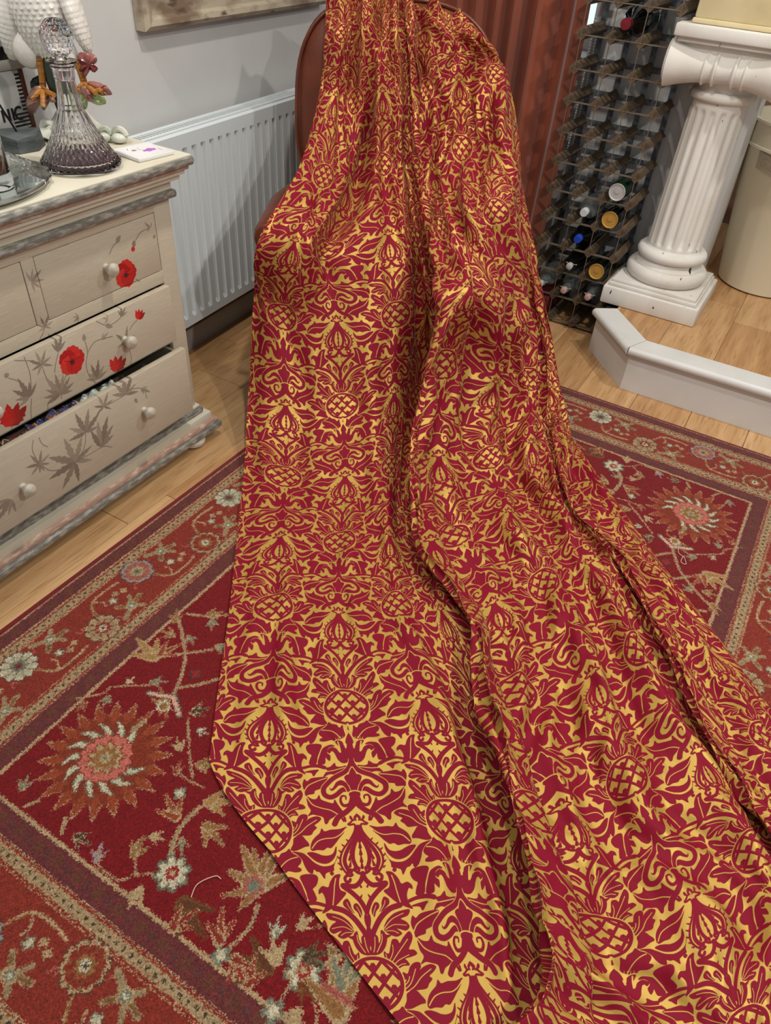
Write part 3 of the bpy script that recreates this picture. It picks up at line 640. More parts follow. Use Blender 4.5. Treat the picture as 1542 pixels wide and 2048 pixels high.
MB().lathe([(0.0, 0.0075), (0.0705, 0.0085), (0.0735, 0.014), (0.072, 0.022), (0.0, 0.022)], 48, cap=False).build('port_wine', mat('port_wine', rgb(74, 30, 44), 0.1, spec=0.5), dec)
st = MB().lathe([(0.0, 0.170), (0.013, 0.171), (0.0155, 0.200), (0.013, 0.206), (0.011, 0.212), (0.014, 0.218)], 24)
st.blob((0, 0, 0.245), (0.0315, 0.0315, 0.034), 36, 22, mod=lambda q: q*(1+0.05*(abs(math.sin(9*math.atan2(q.y, q.x)+160*q.z))+abs(math.sin(9*math.atan2(q.y, q.x)-160*q.z))-1)))
sto = st.build('stopper', M_cut, dec, sharp=8)

tl = thing('tile_coaster', 'white square ceramic tile with purple flower at the corner of the chest', 'coaster', (-1.417, 1.320, ZT), math.radians(-6))
MB().box((-0.049, -0.052, 0.0), (0.049, 0.052, 0.009), 0.0025).build('tile', mat('glazed_white', rgb(226, 224, 224), 0.15), tl)
dcv = Canvas(0.1, 0.1, 2400, np.array((228, 226, 228))/255)
_pc = pc; pc = dcv
for k in range(14):
    a = prng.random()*6.3; dcv.flower(0.040+0.013*math.cos(a)*prng.random(), 0.062+0.014*math.sin(a)*prng.random(), 0.0065, 5, 0.4, F(150+k*3, 90, 170+k*3))
pc.line([(0.04, 0.06), (0.055, 0.045), (0.06, 0.03)], 0.0012, F(110, 90, 80)); pc.line([(0.055, 0.045), (0.075, 0.05)], 0.001, F(110, 90, 80)); dcv.flower(0.060, 0.030, 0.007, 5, 0.5, F(140, 96, 70)); pc.line([(0.02, 0.085), (0.036, 0.085)], 0.002, F(120, 100, 80)); pc.line([(0.07, 0.02), (0.082, 0.026)], 0.002, F(120, 80, 60))
pc = _pc
b = MB().grid(np.array([[(-0.046+0.092*i, -0.049+0.098*j, 0.0093) for j in (0, 1)] for i in (0, 1)])); b.build('printed_face', image_mat('flower_print', dcv.image('flower_print'), 0.15), tl, uv=[(1, 0), (1, 1), (0, 0), (0, 1)], smooth=False)

# mirrored tray with embossed silver end
tr = thing('vanity_tray', 'oval mirrored tray with embossed silver end at the left of the chest', 'tray', (-1.50, 0.885, ZT))
def oval(rx, ry, n=64): return [(rx*math.cos(2*math.pi*k/n), ry*math.sin(2*math.pi*k/n)) for k in range(n)]
MB().prism(oval(0.148, 0.19), 0.008, 0.014).build('mirror_plate', mat('tray_mirror', rgb(200, 210, 205), 0.06, 0.95), tr, smooth=True, sharp=40)
MB().tube([(x, y, 0.012) for x, y in oval(0.15, 0.192)], 0.0045, 8, True).build('rim', M_silverware, tr)
n1, n2 = 34, 60; P = []
for i in range(n1):
    row = []
    for j in range(n2):
        t = i/(n1-1); a = math.radians(38+ (148-38)*j/(n2-1)); rr = 0.62+0.40*t+0.02*math.sin(a*22)*(t > 0.9)
        x = 0.15*rr*math.cos(a); y = 0.195*rr*math.sin(a); em = 0.0022*(math.sin(55*t+9*math.sin(a*9))*math.sin(a*26+6*t)+0.5*math.sin(90*x*9)*math.sin(90*y*6))
        dome = 0.010*math.exp(-(((x+0.03)/0.03)**2+((y-0.155)/0.022)**2))
        z = 0.017+0.012*math.sin(math.pi*min(1, t*1.05))*0.8+em*math.sin(math.pi*t)+dome
        if i in (0, n1-1) or j in (0, n2-1): z = 0.0125
        row.append((x, y, z))
    P.append(row)
MB().grid(np.array(P)).build('embossed_end', M_silverware, tr)
for a in (40, 140, 220, 320): MB().lathe([(0.0, 0.0), (0.008, 0.001), (0.009, 0.004), (0.006, 0.009)], 12, (0.12*math.cos(math.radians(a)), 0.15*math.sin(math.radians(a)), 0)).build('foot', M_dark, tr)

bt = thing('liquor_bottle', 'small clear glass bottle half filled with brown liquid on the vanity tray', 'bottle', (-1.425, 0.925, ZT+0.0145))
MB().lathe([(0.0, 0.0), (0.034, 0.001), (0.037, 0.006), (0.036, 0.024), (0.034, 0.03), (0.033, 0.10), (0.028, 0.115), (0.012, 0.128), (0.011, 0.150), (0.015, 0.152), (0.015, 0.156), (0.009, 0.156), (0.009, 0.13), (0.026, 0.112), (0.0305, 0.10), (0.0305, 0.034), (0.030, 0.028), (0.0, 0.028)], 40, cap=False).build('glass_body', M_glass, bt)
MB().lathe([(0.0, 0.0285), (0.030, 0.029), (0.030, 0.052), (0.0, 0.052)], 40, cap=False).build('brown_liquid', mat('brown_liquid', rgb(96, 52, 20), 0.1, trans=0.3), bt)
MB().lathe([(0.0, 0.150), (0.008, 0.151), (0.008, 0.162), (0.018, 0.170), (0.020, 0.184), (0.012, 0.198), (0.0, 0.202)], 20, mod=lambda r, z, a: r*(1+0.06*math.cos(10*a))).build('crystal_stopper', M_cut, bt, sharp=10)
gb2 = thing('green_bottle', 'slim green glass bottle behind the brown liquor bottle at the left edge', 'bottle', (-1.625, 1.068, ZT))
MB().lathe([(0.0, 0.0), (0.020, 0.001), (0.022, 0.006), (0.022, 0.060), (0.017, 0.075), (0.010, 0.082), (0.010, 0.090)], 28).build('body', mat('green_glass', rgb(96, 150, 70), 0.2, trans=0.35, noise=(50, rgb(50, 96, 40), (1, 1, 1), 0.4, 0.7)), gb2)
MB().blob((0, 0, 0.108), (0.017, 0.017, 0.020), 16, 10, mod=lambda q: q*(1+0.06*math.sin(8*math.atan2(q.y, q.x)+200*q.z))).build('crystal_stopper', M_cut, gb2, sharp=8)

# leaning plaque with keyboard stripes and lettering
pq = thing('keyboard_plaque', 'brown edged plaque with black and white keyboard stripes and lettering, leaning by the wall', 'plaque', (-1.753, 1.288, ZT), 0)
lean = Matrix.Rotation(math.radians(-1.5), 4, 'Y')
def PB(lo, hi, bev=0.0): return MB().box(lo, hi, bev, lean)
PB((-0.012, -0.172, 0.0), (0.0, 0.0, 0.180), 0.001).build('back_board', mat('black_lacquer', rgb(24, 22, 24), 0.3), pq)
PB((-0.010, -0.010, 0.0), (0.006, 0.002, 0.180), 0.002).build('brown_edge', mat('brown_leather_edge', rgb(92, 50, 34), 0.5), pq)
PB((0.0, -0.160, 0.0), (0.003, -0.010, 0.132), 0.0005).build('white_face', mat('white_card', rgb(196, 196, 194), 0.5), pq)
PB((-0.014, -0.172, 0.134), (0.012, 0.010, 0.154), 0.004).build('silver_band', mat('satin_silver', rgb(170, 168, 160), 0.4, 0.3), pq)
for k in range(15): PB((0.003, -0.023 if k > 4 else -0.055, 0.006+k*0.0082), (0.0045, -0.011, 0.010+k*0.0082)).build('black_key', mat('black_lacquer', rgb(24, 22, 24), 0.3), pq, smooth=False)
M_ink = mat('black_ink', rgb(18, 18, 20), 0.6)
def bar2(b, p, q, w=0.0055):
    p = Vector((*p, 0)); q = Vector((*q, 0)); d = (q-p).normalized()*0; n = Vector((-(q-p).y, (q-p).x, 0)).normalized()*w/2
    p.x += LSH; q.x += LSH; b.prism([((p+n).x, (p+n).y), ((q+n).x, (q+n).y), ((q-n).x, (q-n).y), ((p-n).x, (p-n).y)], 0.003, 0.0042, 'x', lean)
LZ0, LZ1 = 0.030, 0.056
LSH = 0.014
for nm, segs in (('letter_n', [((-0.095, LZ0), (-0.095, LZ1)), ((-0.095, LZ1), (-0.078, LZ0)), ((-0.078, LZ0), (-0.078, LZ1))]), ('letter_i', [((-0.067, LZ0), (-0.067, LZ1))]),
                 ('letter_c', [((-0.049+0.012*math.cos(math.radians(a)), 0.043+0.013*math.sin(math.radians(a))), (-0.049+0.012*math.cos(math.radians(a+26)), 0.043+0.013*math.sin(math.radians(a+26)))) for a in range(50, 300, 25)])):
    b = MB()
    for p, q in segs: bar2(b, p, q)
    b.build(nm, M_ink, pq, smooth=False)
# slate block with wire clip
sl = thing('slate_card_holder', 'dark slate block with thin wire stem holding a yellow green card', 'card holder', (-1.660, 1.162, ZT))
sp = [(-0.062, -0.05), (0.0, -0.058), (0.05, -0.035), (0.058, 0.012), (0.03, 0.055), (-0.045, 0.045)]
b = MB(); n = len(sp); v = [(x, y, 0) for x, y in sp] + [(x*0.92, y*0.9, 0.034+0.006*math.sin(i*2.1)) for i, (x, y) in enumerate(sp)]; b.add(v, [tuple(reversed(range(n))), tuple(range(n, 2*n))] + [(i, (i+1) % n, n+(i+1) % n, n+i) for i in range(n)])
b.build('slate_block', mat('slate', rgb(62, 66, 68), 0.6, noise=(20, rgb(92, 98, 100), (1, 1, 4), 0.45, 0.7), bump=(40, 0.5, (1, 1, 3))), sl, smooth=False)
MB().tube([(0.005, 0.005, 0.03), (-0.008, -0.018, 0.10), (-0.018, -0.048, 0.178)], 0.0022, 8).build('wire_stem', mat('black_wire', rgb(26, 26, 28), 0.4, 0.6), sl)
MB().box((-0.024, -0.062, 0.160), (-0.021, -0.046, 0.186), 0.0008).build('card', mat('yellow_green_card', rgb(190, 190, 60), 0.5), sl)
# ------------------------------------------------------------------ ceramic bird figurine on leafy stump
HD = np.array([math.sin(YAW), math.cos(YAW), 0.0])
BC = np.array([-1.645, 1.305, ZT])
bird = thing('bird_figurine', 'white ceramic bird with orange legs perched on leafy stump, behind the decanter', 'figurine', tuple(BC))
def bp(px, py, dep=0.0): return onplane(px, py, BC+HD*dep, HD)-BC
M_cer = mat('white_glaze', rgb(222, 218, 210), 0.22, bump=(70, 0.5, (1, 1, 0.7)))
M_cerw = mat('base_glaze', rgb(206, 208, 196), 0.18, noise=(14, rgb(160, 168, 150), (1, 1, 1), 0.5, 0.75))
M_leg = mat('orange_glaze', rgb(168, 112, 48), 0.25, noise=(150, rgb(96, 56, 24), (0.2, 0.2, 3), 0.5, 0.62))
M_trk = mat('dark_green_glaze', rgb(40, 52, 42), 0.2, noise=(20, rgb(70, 84, 60), (1, 1, 1), 0.5, 0.7))
M_lf = [mat('pink_leaf_glaze', rgb(150, 96, 90), 0.2, noise=(16, rgb(120, 52, 54), (1, 1, 1), 0.45, 0.6)), mat('mauve_leaf_glaze', rgb(150, 112, 100), 0.25, noise=(16, rgb(110, 84, 70), (1, 1, 1), 0.45, 0.6)),
        mat('green_leaf_glaze', rgb(146, 158, 106), 0.2, noise=(18, rgb(210, 200, 110), (1, 1, 1), 0.5, 0.65))]
tocam = Matrix.Rotation(-YAW, 4, 'Z')
def ell(px, py, w, h, d, dep=0.0, tilt=0.0, n=22, mod=None):
    c = bp(px, py, dep); m = tocam @ Matrix.Rotation(tilt, 4, 'Y'); return MB().blob(c, (w, d, h), n, 16 if mod is None else 110, mtx=m, mod=mod)
def feather(q):
    r_ = math.floor(q.z*95); return q*(1+0.05*abs(math.sin(math.atan2(q.y, q.x)*11+1.57*(r_ % 2)))*(1-(q.z*95-r_)))
ell(78, 12, 0.062, 0.108, 0.055, 0.0, math.radians(-4), 132, feather).build('body', M_cer, bird)
ell(22, 42, 0.026, 0.078, 0.034, 0.0, math.radians(12), 40, feather).build('wing', M_cer, bird); ell(147, 22, 0.020, 0.082, 0.034, 0.0, math.radians(-14), 40, feather).build('wing', M_cer, bird)
ell(88, -75, 0.040, 0.045, 0.042, 0.0).build('head', M_cer, bird)
hb = bp(70, -80, -0.03); MB().tube([hb, hb+np.array([0.0, -0.02, -0.012]), hb+np.array([0.0, -0.026, -0.03])], [0.012, 0.008, 0.002], 10).build('beak', M_leg, bird)
ell(58, 98, 0.038, 0.040, 0.030, -0.005).build('tail', M_cer, bird)
ell(140, 105, 0.016, 0.034, 0.018, -0.01, math.radians(-14), 24).build('thigh', M_cer, bird); ell(72, 98, 0.018, 0.030, 0.018, -0.01).build('thigh', M_cer, bird)
def leg(pts, toes):
    MB().tube([bp(x, y, -0.02) for x, y in pts], [0.010, 0.008, 0.0075, 0.009][:len(pts)], 10).build('leg', M_leg, bird)
    for t in toes: MB().tube([bp(x, y, d) for x, y, d in t], [0.007, 0.0065, 0.006, 0.003][:len(t)], 8).build('toe', M_leg, bird)
leg([(80, 112), (84, 150), (86, 180)], [[(86, 178, -0.02), (74, 188, -0.04), (64, 200, -0.05)], [(86, 178, -0.02), (86, 195, -0.05), (86, 214, -0.06)], [(86, 178, -0.02), (98, 186, -0.04), (108, 190, -0.05)]])
leg([(155, 118), (162, 145), (170, 170)], [[(168, 168, -0.02), (160, 176, -0.04), (158, 186, -0.05)], [(168, 168, -0.02), (182, 178, -0.05), (192, 186, -0.06)], [(168, 168, -0.02), (186, 176, -0.04), (206, 184, -0.05)]])
MB().tube([bp(150, 260, 0.0), bp(135, 215, 0.0), bp(120, 160, 0.0), bp(105, 110, 0.0)], [0.030, 0.026, 0.032, 0.030], 16).build('stump', M_trk, bird)
def leafpart(pts, m, depth=-0.03, cup=0.006):
    """outline leaf in the picture plane with thickness and cup"""
    p = smooth_pts(np.array(pts, float), 3, True); c = p.mean(0)
    rings = []
    for k, t in enumerate((1.0, 0.66, 0.33)): rings.append([bp(*(c+(q-c)*t), depth+cup*(t*t)+0.005*t*math.sin(7*math.atan2(*(q-c)))) for q in p])
    b = MB(); n = len(p); v = [tuple(a) for r in rings for a in r] + [tuple(bp(*c, depth))]
    f = [(j*n+i, j*n+(i+1) % n, (j+1)*n+(i+1) % n, (j+1)*n+i) for j in range(2) for i in range(n)] + [(2*n+i, 2*n+(i+1) % n, 3*n) for i in range(n)]
    o = b.add(v, f).build('leaf', m, bird); s = o.modifiers.new('thick', 'SOLIDIFY'); s.thickness = 0.003; return o
leafpart([(158, 108), (176, 106), (192, 112), (190, 124), (178, 122), (194, 134), (190, 144), (178, 138), (170, 156), (160, 140)], M_lf[0])
leafpart([(175, 165), (195, 166), (212, 172), (224, 187), (208, 190), (190, 182)], M_lf[0], -0.045); leafpart([(162, 178), (180, 174), (206, 192), (212, 205), (200, 210), (182, 202), (168, 196)], M_lf[2], -0.05); leafpart([(162, 172), (178, 182), (186, 200), (172, 198)], M_lf[0], -0.056)
leafpart([(58, 190), (72, 172), (92, 176), (104, 188), (112, 204), (100, 198), (90, 220), (78, 206), (64, 230), (54, 212)], M_lf[1]); leafpart([(140, 188), (160, 186), (176, 205), (168, 220), (156, 232), (146, 214)], M_lf[2], -0.02); leafpart([(62, 165), (82, 150), (90, 178), (72, 186)], M_trk, 0.0)
# base with scrolls
MB().blob((0, 0, 0.012), (0.085, 0.085, 0.014), 40, 10, mod=lambda q: Vector((q.x*(1+0.10*math.cos(6*math.atan2(q.y, q.x))), q.y*(1+0.10*math.cos(6*math.atan2(q.y, q.x))), q.z))).build('base', M_cerw, bird)
MB().lathe([(0.07, 0.02), (0.05, 0.035), (0.032, 0.06), (0.024, 0.09)], 28, tuple(bp(152, 262, 0.0)*np.array([1, 1, 0])), mod=lambda r, z, a: r*(1+0.08*math.cos(5*a))).build('base_neck', M_cerw, bird)
for (px, py, s) in ((238, 272, 1.0), (212, 284, 0.9), (95, 258, 1.1)):
    c = bp(px, py, -0.02); c[2] = max(c[2], 0.018)
    MB().tube([c+tocam.to_3x3() @ Vector((s*r*math.cos(a), 0, s*r*math.sin(a))) for a, r in [(k*0.42, 0.018-0.0011*k) for k in range(15)]], [0.0075*s]*14+[0.004], 8).build('scroll', M_cerw, bird)
    MB().blob((c[0], c[1], 0.012), (0.02*s, 0.02*s, 0.012), 14, 8).build('scroll_foot', M_cerw, bird)

# ------------------------------------------------------------------ wine rack: wooden pegs joined by steel strips
RX = [-0.880+0.1*i for i in range(4)]; RZ = [0.016+0.0985*k for k in range(13)]; RYF, RYB = 2.806, 3.028
rack = thing('wine_rack', 'tall wine rack of dark wooden pegs and galvanised steel strips, beside the rust curtain', 'wine rack', (-0.73, 2.92, 0))
RO = np.array([-0.73, 2.92, 0.0])
M_peg = mat('rack_peg_wood', rgb(112, 94, 72), 0.65, noise=(12, rgb(70, 56, 42), (3, 0.4, 3), 0.4, 0.65), bump=(30, 0.2, (3, 0.4, 3)))
M_galv = mat('galvanised_steel', rgb(112, 120, 126), 0.5, 0.6, noise=(50, rgb(78, 84, 92), (1, 1, 1), 0.45, 0.6))
M_strip = mat('front_strip', rgb(120, 106, 88), 0.5, 0.3)
d = 0.0205
peg = MB().prism([(0, -d), (d, 0), (0, d), (-d, 0)], RYF-RO[1], RYB-RO[1]-0.002, 'y').build('peg', M_peg, rack, smooth=False)
first = True
for k, z in enumerate(RZ):
    for i, x in enumerate(RX):
        if first: peg.location = (x-RO[0], 0, z+d*0.15); first = False
        else: copy_obj(peg, rack, (x-RO[0], 0, z+d*0.15))
vr = MB().box((-0.0011, RYF-RO[1]-0.0022, 0.0), (0.0011, RYF-RO[1]+0.002, 1.235)).build('front_upright', M_strip, rack, smooth=False)
vb = MB().box((-0.010, RYB-RO[1]-0.002, 0.0), (0.010, RYB-RO[1], 1.235)).build('back_upright', M_galv, rack, smooth=False)
for i, x in enumerate(RX):
    if i == 0: vr.location = vb.location = (x-RO[0], 0, 0)
    else: copy_obj(vr, rack, (x-RO[0], 0, 0)); copy_obj(vb, rack, (x-RO[0], 0, 0))
hr = MB(); hp_ = []
for i in range(3):
    x0 = RX[i]-RO[0]; hp_ += [(x0, -0.0), (x0+d, 0.0), (x0+d+0.004, 0.0)]
hr.box((RX[0]-RO[0], RYF-RO[1]-0.0015, -0.0012), (RX[3]-RO[0], RYF-RO[1]+0.014, 0.0012))
hro = hr.build('front_cross_strip', M_strip, rack, smooth=False); hbo = MB().box((RX[0]-RO[0], RYB-RO[1]-0.0035, -0.010), (RX[3]-RO[0], RYB-RO[1]-0.002, 0.010)).build('back_cross_strip', M_galv, rack, smooth=False)
for k, z in enumerate(RZ):
    if k == 0: hro.location = (0, 0, z); hbo.location = (0, 0, z)
    else: copy_obj(hro, rack, (0, 0, z)); copy_obj(hbo, rack, (0, 0, z))
# bottles lying in the rack, necks towards the room
ROTF = Matrix.Rotation(math.pi/2, 4, 'X')     # local z -> world -y
def cell(px, py):
    p = ony(px, py, 2.79); i = min(2, max(0, int((p[0]-RX[0])/0.1))); k = max(0, int((p[2]-RZ[0]+0.012)/0.0985)); return RX[i]+0.05, RZ[k]
M_dkg = mat('dark_bottle_glass', rgb(14, 16, 15), 0.08, spec=0.6); M_clr = mat('bottle_clear_glass', rgb(200, 208, 208), 0.06, trans=0.85, ior=1.3)
M_grn = mat('can_green', rgb(26, 60, 40), 0.3, 0.5); M_alu = mat('aluminium', rgb(206, 206, 206), 0.35, 0.35); M_gold = mat('gold_lacquer', rgb(206, 160, 80), 0.35, 0.3)
def rack_bottle(name, label, px, py, r, body, bm, neck, cap, cm, fwd=0.0, capname='cap'):
    x, z = cell(px, py); z += max(r, 0.020)*1.0+0.010 - (0.0)
    t = thing(name, label, 'bottle' if 'can' not in name else 'can', (x, 3.02, z), 0, 'bottles and cans lying in the wine rack')
    MB().lathe(body, 32, mtx=ROTF).build('body', bm, t)
    if neck: MB().lathe(neck, 24, mtx=ROTF).build('neck', bm, t)
    MB().lathe(cap, 28, mtx=ROTF).build(capname, cm, t)
    return t
wine = lambda r: [(0.0, 0.004), (r*0.9, 0.0), (r, 0.006), (r, 0.150), (r*0.92, 0.165), (r*0.62, 0.182), (0.0165, 0.196), (0.0145, 0.205)]
rack_bottle('wine_bottle', 'dark wine bottle with red foil cap, topmost in the wine rack', 1257, 56, 0.041, wine(0.041), M_dkg, [(0.0145, 0.203), (0.0142, 0.232)], [(0.0152, 0.225), (0.0155, 0.255), (0.0165, 0.257), (0.0165, 0.262), (0.0, 0.263)], mat('red_foil', rgb(128, 34, 44), 0.3, 0.4), capname='foil_cap')
def can(label, px, py, bm, lm):
    t = rack_bottle('drink_can', label, px, py, 0.033, [(0.0, 0.06), (0.028, 0.06), (0.033, 0.066), (0.033, 0.205), (0.0295, 0.2155)], bm, None, [(0.0290, 0.2155), (0.0300, 0.222), (0.028, 0.2225), (0.0262, 0.2185), (0.0, 0.2185)], lm, capname='lid')
    MB().lathe([(0.004, 0.2190), (0.010, 0.2200), (0.010, 0.2212), (0.004, 0.2212)], 16, (0.0, 0, 0.004), mtx=ROTF).build('pull_tab', lm, t); return t
can('green drinks can with silver lid in the wine rack', 1233, 384, M_grn, M_alu)
can('black drinks can with gold lid below the green can', 1219, 452, M_dkg, M_gold)
can('black drinks can with gold lid and grey rim beside the plinth', 1199, 548, M_dkg, M_gold)
capp = [(0.0148, 0.205), (0.0150, 0.228), (0.013, 0.231), (0.0, 0.231)]
rack_bottle('clear_bottle', 'clear glass bottle with white screw cap in the wine rack', 1166, 440, 0.038, wine(0.038), M_clr, None, capp, mat('white_plastic', rgb(200, 202, 204), 0.4))
rack_bottle('blue_capped_bottle', 'dark bottle with bright blue cap in the wine rack', 1148, 497, 0.037, wine(0.037), M_dkg, None, capp, mat('blue_plastic', rgb(36, 70, 180), 0.35))
def swing(label, px, py, bm, sm):
    t = rack_bottle('swing_top_bottle', label, px, py, 0.038, wine(0.038), bm, [(0.0145, 0.203), (0.0135, 0.222), (0.016, 0.225), (0.016, 0.232), (0.009, 0.233)], [(0.010, 0.240), (0.0125, 0.241), (0.0125, 0.257), (0.010, 0.259), (0.0, 0.259)], sm, capname='stopper')
    MB().tube([(0.016, -0.215, 0.0), (0.022, -0.232, 0.004), (0.013, -0.250, 0.010), (-0.013, -0.250, 0.010), (-0.022, -0.232, 0.004), (-0.016, -0.215, 0.0)], 0.0014, 6).build('wire_bail', M_alu, t); return t
M_porc = mat('porcelain_stopper', rgb(196, 190, 180), 0.3); M_pinks = mat('pink_porcelain', rgb(196, 160, 150), 0.3)
swing('dark swing-top bottle with white stopper above the pink stoppered ones', 1129, 543, M_dkg, M_porc)
swing('smoky swing-top bottle with white stopper at the curtain edge', 1092, 585, M_clr, M_porc)
swing('grey swing-top bottle with pink stopper over the red box', 1130, 592, M_clr, M_pinks)
swing('grey swing-top bottle with pink stopper beside the platform corner', 1172, 600, M_clr, M_pinks)
x, z = -0.83+0.0, 0.016
rb = thing('red_box', 'dark red cardboard box in the bottom left cell of the wine rack', 'box', (-0.826, 2.80, 0.034))
MB().box((-0.036, -0.01, 0), (0.036, 0.2, 0.070), 0.003).build('carton', mat('dark_red_card', rgb(96, 26, 32), 0.55), rb); MB().box((-0.034, -0.0115, 0.058), (0.034, -0.009, 0.068), 0.0005).build('end_flap', mat('dark_red_card', rgb(96, 26, 32), 0.55), rb)

# ------------------------------------------------------------------ plaster column pedestal
cp = thing('column_pedestal', 'chipped white plaster ionic column pedestal standing on the raised platform', 'pedestal', (-0.398, 2.926, ZP+0.0005))
M_pla = mat('chipped_white_plaster', rgb(224, 221, 214), 0.6, noise=[(6, rgb(206, 198, 186), (1, 1, 0.5), 0.45, 0.7), (38, rgb(60, 52, 46), (1, 1, 0.45), 0.700, 0.712)], bump=(25, 0.25, (1, 1, 0.6)))
MB().box((-0.18, -0.18, 0), (0.18, 0.18, 0.066), 0.006).build('plinth', M_pla, cp)
MB().box((-0.165, -0.165, 0.066), (0.165, 0.165, 0.080), 0.004).box((-0.158, -0.158, 0.078), (0.158, 0.158, 0.092), 0.003).build('plinth_slab', M_pla, cp)
def tor(r, z, h, n=7): return [(r-h/2+h/2*math.cos(a), z+h/2*math.sin(a)) for a in np.linspace(-math.pi/2, math.pi/2, n)]
MB().lathe([(0.10, 0.09)]+tor(0.150, 0.116, 0.050)+[(0.126, 0.142), (0.122, 0.146), (0.116, 0.156), (0.114, 0.163)]+tor(0.128, 0.181, 0.034)+[(0.104, 0.199), (0.100, 0.204)], 72).build('base_rings', M_pla, cp)
nf = 16
def flute(r, z, a):
    k = 1.0
    if z < 0.222: k = max(0, (z-0.212)/0.010)
    if z > 0.612: k = max(0, 1-((z-0.612)/0.018)**2) if z < 0.63 else 0
    c = math.cos(a*nf); return r-0.0095*k*max(0, (0.35+c)/1.35)**0.6
zs = [0.203, 0.212, 0.217, 0.222] + list(np.linspace(0.25, 0.60, 8)) + [0.612, 0.618, 0.624, 0.629, 0.634, 0.650]
MB().lathe([(0.0985-0.008*((z-0.2)/0.45), z) for z in zs], nf*10, mod=flute).build('shaft', M_pla, cp, sharp=50)
MB().lathe([(0.09, 0.648)]+tor(0.108, 0.664, 0.026)+[(0.088, 0.680), (0.090, 0.69), (0.112, 0.715), (0.118, 0.74), (0.118, 0.76)], 64).build('neck_rings', M_pla, cp)
def volute(s):
    """spiral ended bolster running in x"""
    L = 0.178; v = []; n = 40; xs = np.linspace(-L, L, 25); P = []
    for x in xs:
        t = abs(x)/L; r = 0.036+0.030*t**2.0 + (0.004 if abs(abs(x)-0.030) < 0.008 or abs(abs(x)-0.062) < 0.008 else 0)
        P.append([(x, s*0.105+r*math.cos(a), 0.740+r*math.sin(a)) for a in np.linspace(0, 2*math.pi, n)])
    b = MB().grid(np.array(P)); m = len(b.v); 
    for e in (0, 24):
        sp = []
        for k in range(46):
            a = k*0.36; rr = 0.062*(1-k/50); sp.append((xs[e]+(0.004 if e else -0.004), s*0.105+rr*math.cos(a), 0.740+rr*math.sin(a)))
        b.tube(sp, 0.0055, 6)
        i = len(b.v); b.add([(xs[e], s*0.105+0.064*math.cos(a), 0.740+0.064*math.sin(a)) for a in np.linspace(0, 2*math.pi, n, endpoint=False)], [tuple(range(n))])
    return b
for s in (-1, 1):
    vo = volute(s).build('volute_bolster', M_pla, cp)
    for xr in (-0.062, -0.030, 0.030, 0.062): MB().tube([(xr, s*0.105+0.0425*math.cos(a), 0.740+0.0425*math.sin(a)) for a in np.linspace(0, 2*math.pi, 24, endpoint=False)], 0.0045, 6, True).build('bolster_band', M_pla, vo)
MB().box((-0.150, -0.125, 0.765), (0.150, 0.125, 0.800), 0.008).box((-0.165, -0.150, 0.796), (0.165, 0.150, 0.812), 0.004).box((-0.178, -0.168, 0.810), (0.178, 0.168, 0.842), 0.006).build('abacus', M_pla, cp)
for o_ in cp.children_recursive:
    for v_ in o_.data.vertices: v_.co.z = v_.co.z if v_.co.z < 0.092 else 0.092+(v_.co.z-0.092)*1.087
# cream block on top of the column
ub = thing('cream_urn_base', 'cream painted square block standing on top of the column', 'block', (-0.395, 2.926, ZP+0.9088))
MB().box((-0.142, -0.142, 0.0), (0.160, 0.142, 0.014), 0.004).build('lower_edge', mat('cream_block_paint', rgb(214, 198, 156), 0.5, noise=(8, rgb(196, 178, 134), (1, 1, 1), 0.45, 0.7)), ub)
MB().box((-0.138, -0.138, 0.013), (0.156, 0.138, 0.20), 0.006).build('block', MATS['cream_block_paint'], ub)

# ------------------------------------------------------------------ waste bin behind the column
bn = thing('waste_bin', 'tall beige plastic bin with packing tape behind the column', 'bin', (-0.075, 3.375, ZP))
M_bin = mat('beige_plastic', rgb(216, 207, 182), 0.4)
MB().lathe([(0.0, 0.004), (0.158, 0.0), (0.172, 0.008), (0.243, 0.520), (0.247, 0.524), (0.252, 0.60), (0.258, 0.604), (0.258, 0.612), (0.246, 0.612), (0.238, 0.55), (0.165, 0.012), (0.0, 0.010)], 64, cap=False).build('tub', M_bin, bn)
MB().lathe([(0.244, 0.519), (0.251, 0.521), (0.251, 0.529), (0.245, 0.531)], 64, cap=False).build('rim_ridge', mat('beige_ridge', rgb(224, 217, 194), 0.35), bn)
P = []
for i in range(6):
    P.append([((0.2445-(0.505-(0.505-i*0.012-0.03*(a+1.9)))*0.139)*math.cos(a), (0.2445-(0.505-(0.505-i*0.012-0.03*(a+1.9)))*0.139)*math.sin(a), 0.505-i*0.012-0.03*(a+1.9)) for a in np.linspace(-2.35, -1.1, 24)])
tcv = Canvas(0.3, 0.06, 1500, np.array((168, 154, 132))/255)
for k in range(26): tcv.line([(0.02+k*0.0105, 0.012), (0.026+k*0.0105, 0.02+0.006*(k % 3)), (0.022+k*0.0105, 0.030)], 0.0016, F(112, 98, 84))
for k in range(22): tcv.line([(0.03+k*0.011, 0.040), (0.036+k*0.011, 0.046+0.003*(k % 2))], 0.0014, F(120, 106, 90))
MB().grid(np.array(P)).build('printed_tape', image_mat('printed_tape', tcv.image('tape_print'), 0.25), bn, uv=[(j/23, 1-i/5) for i in range(6) for j in range(24)])

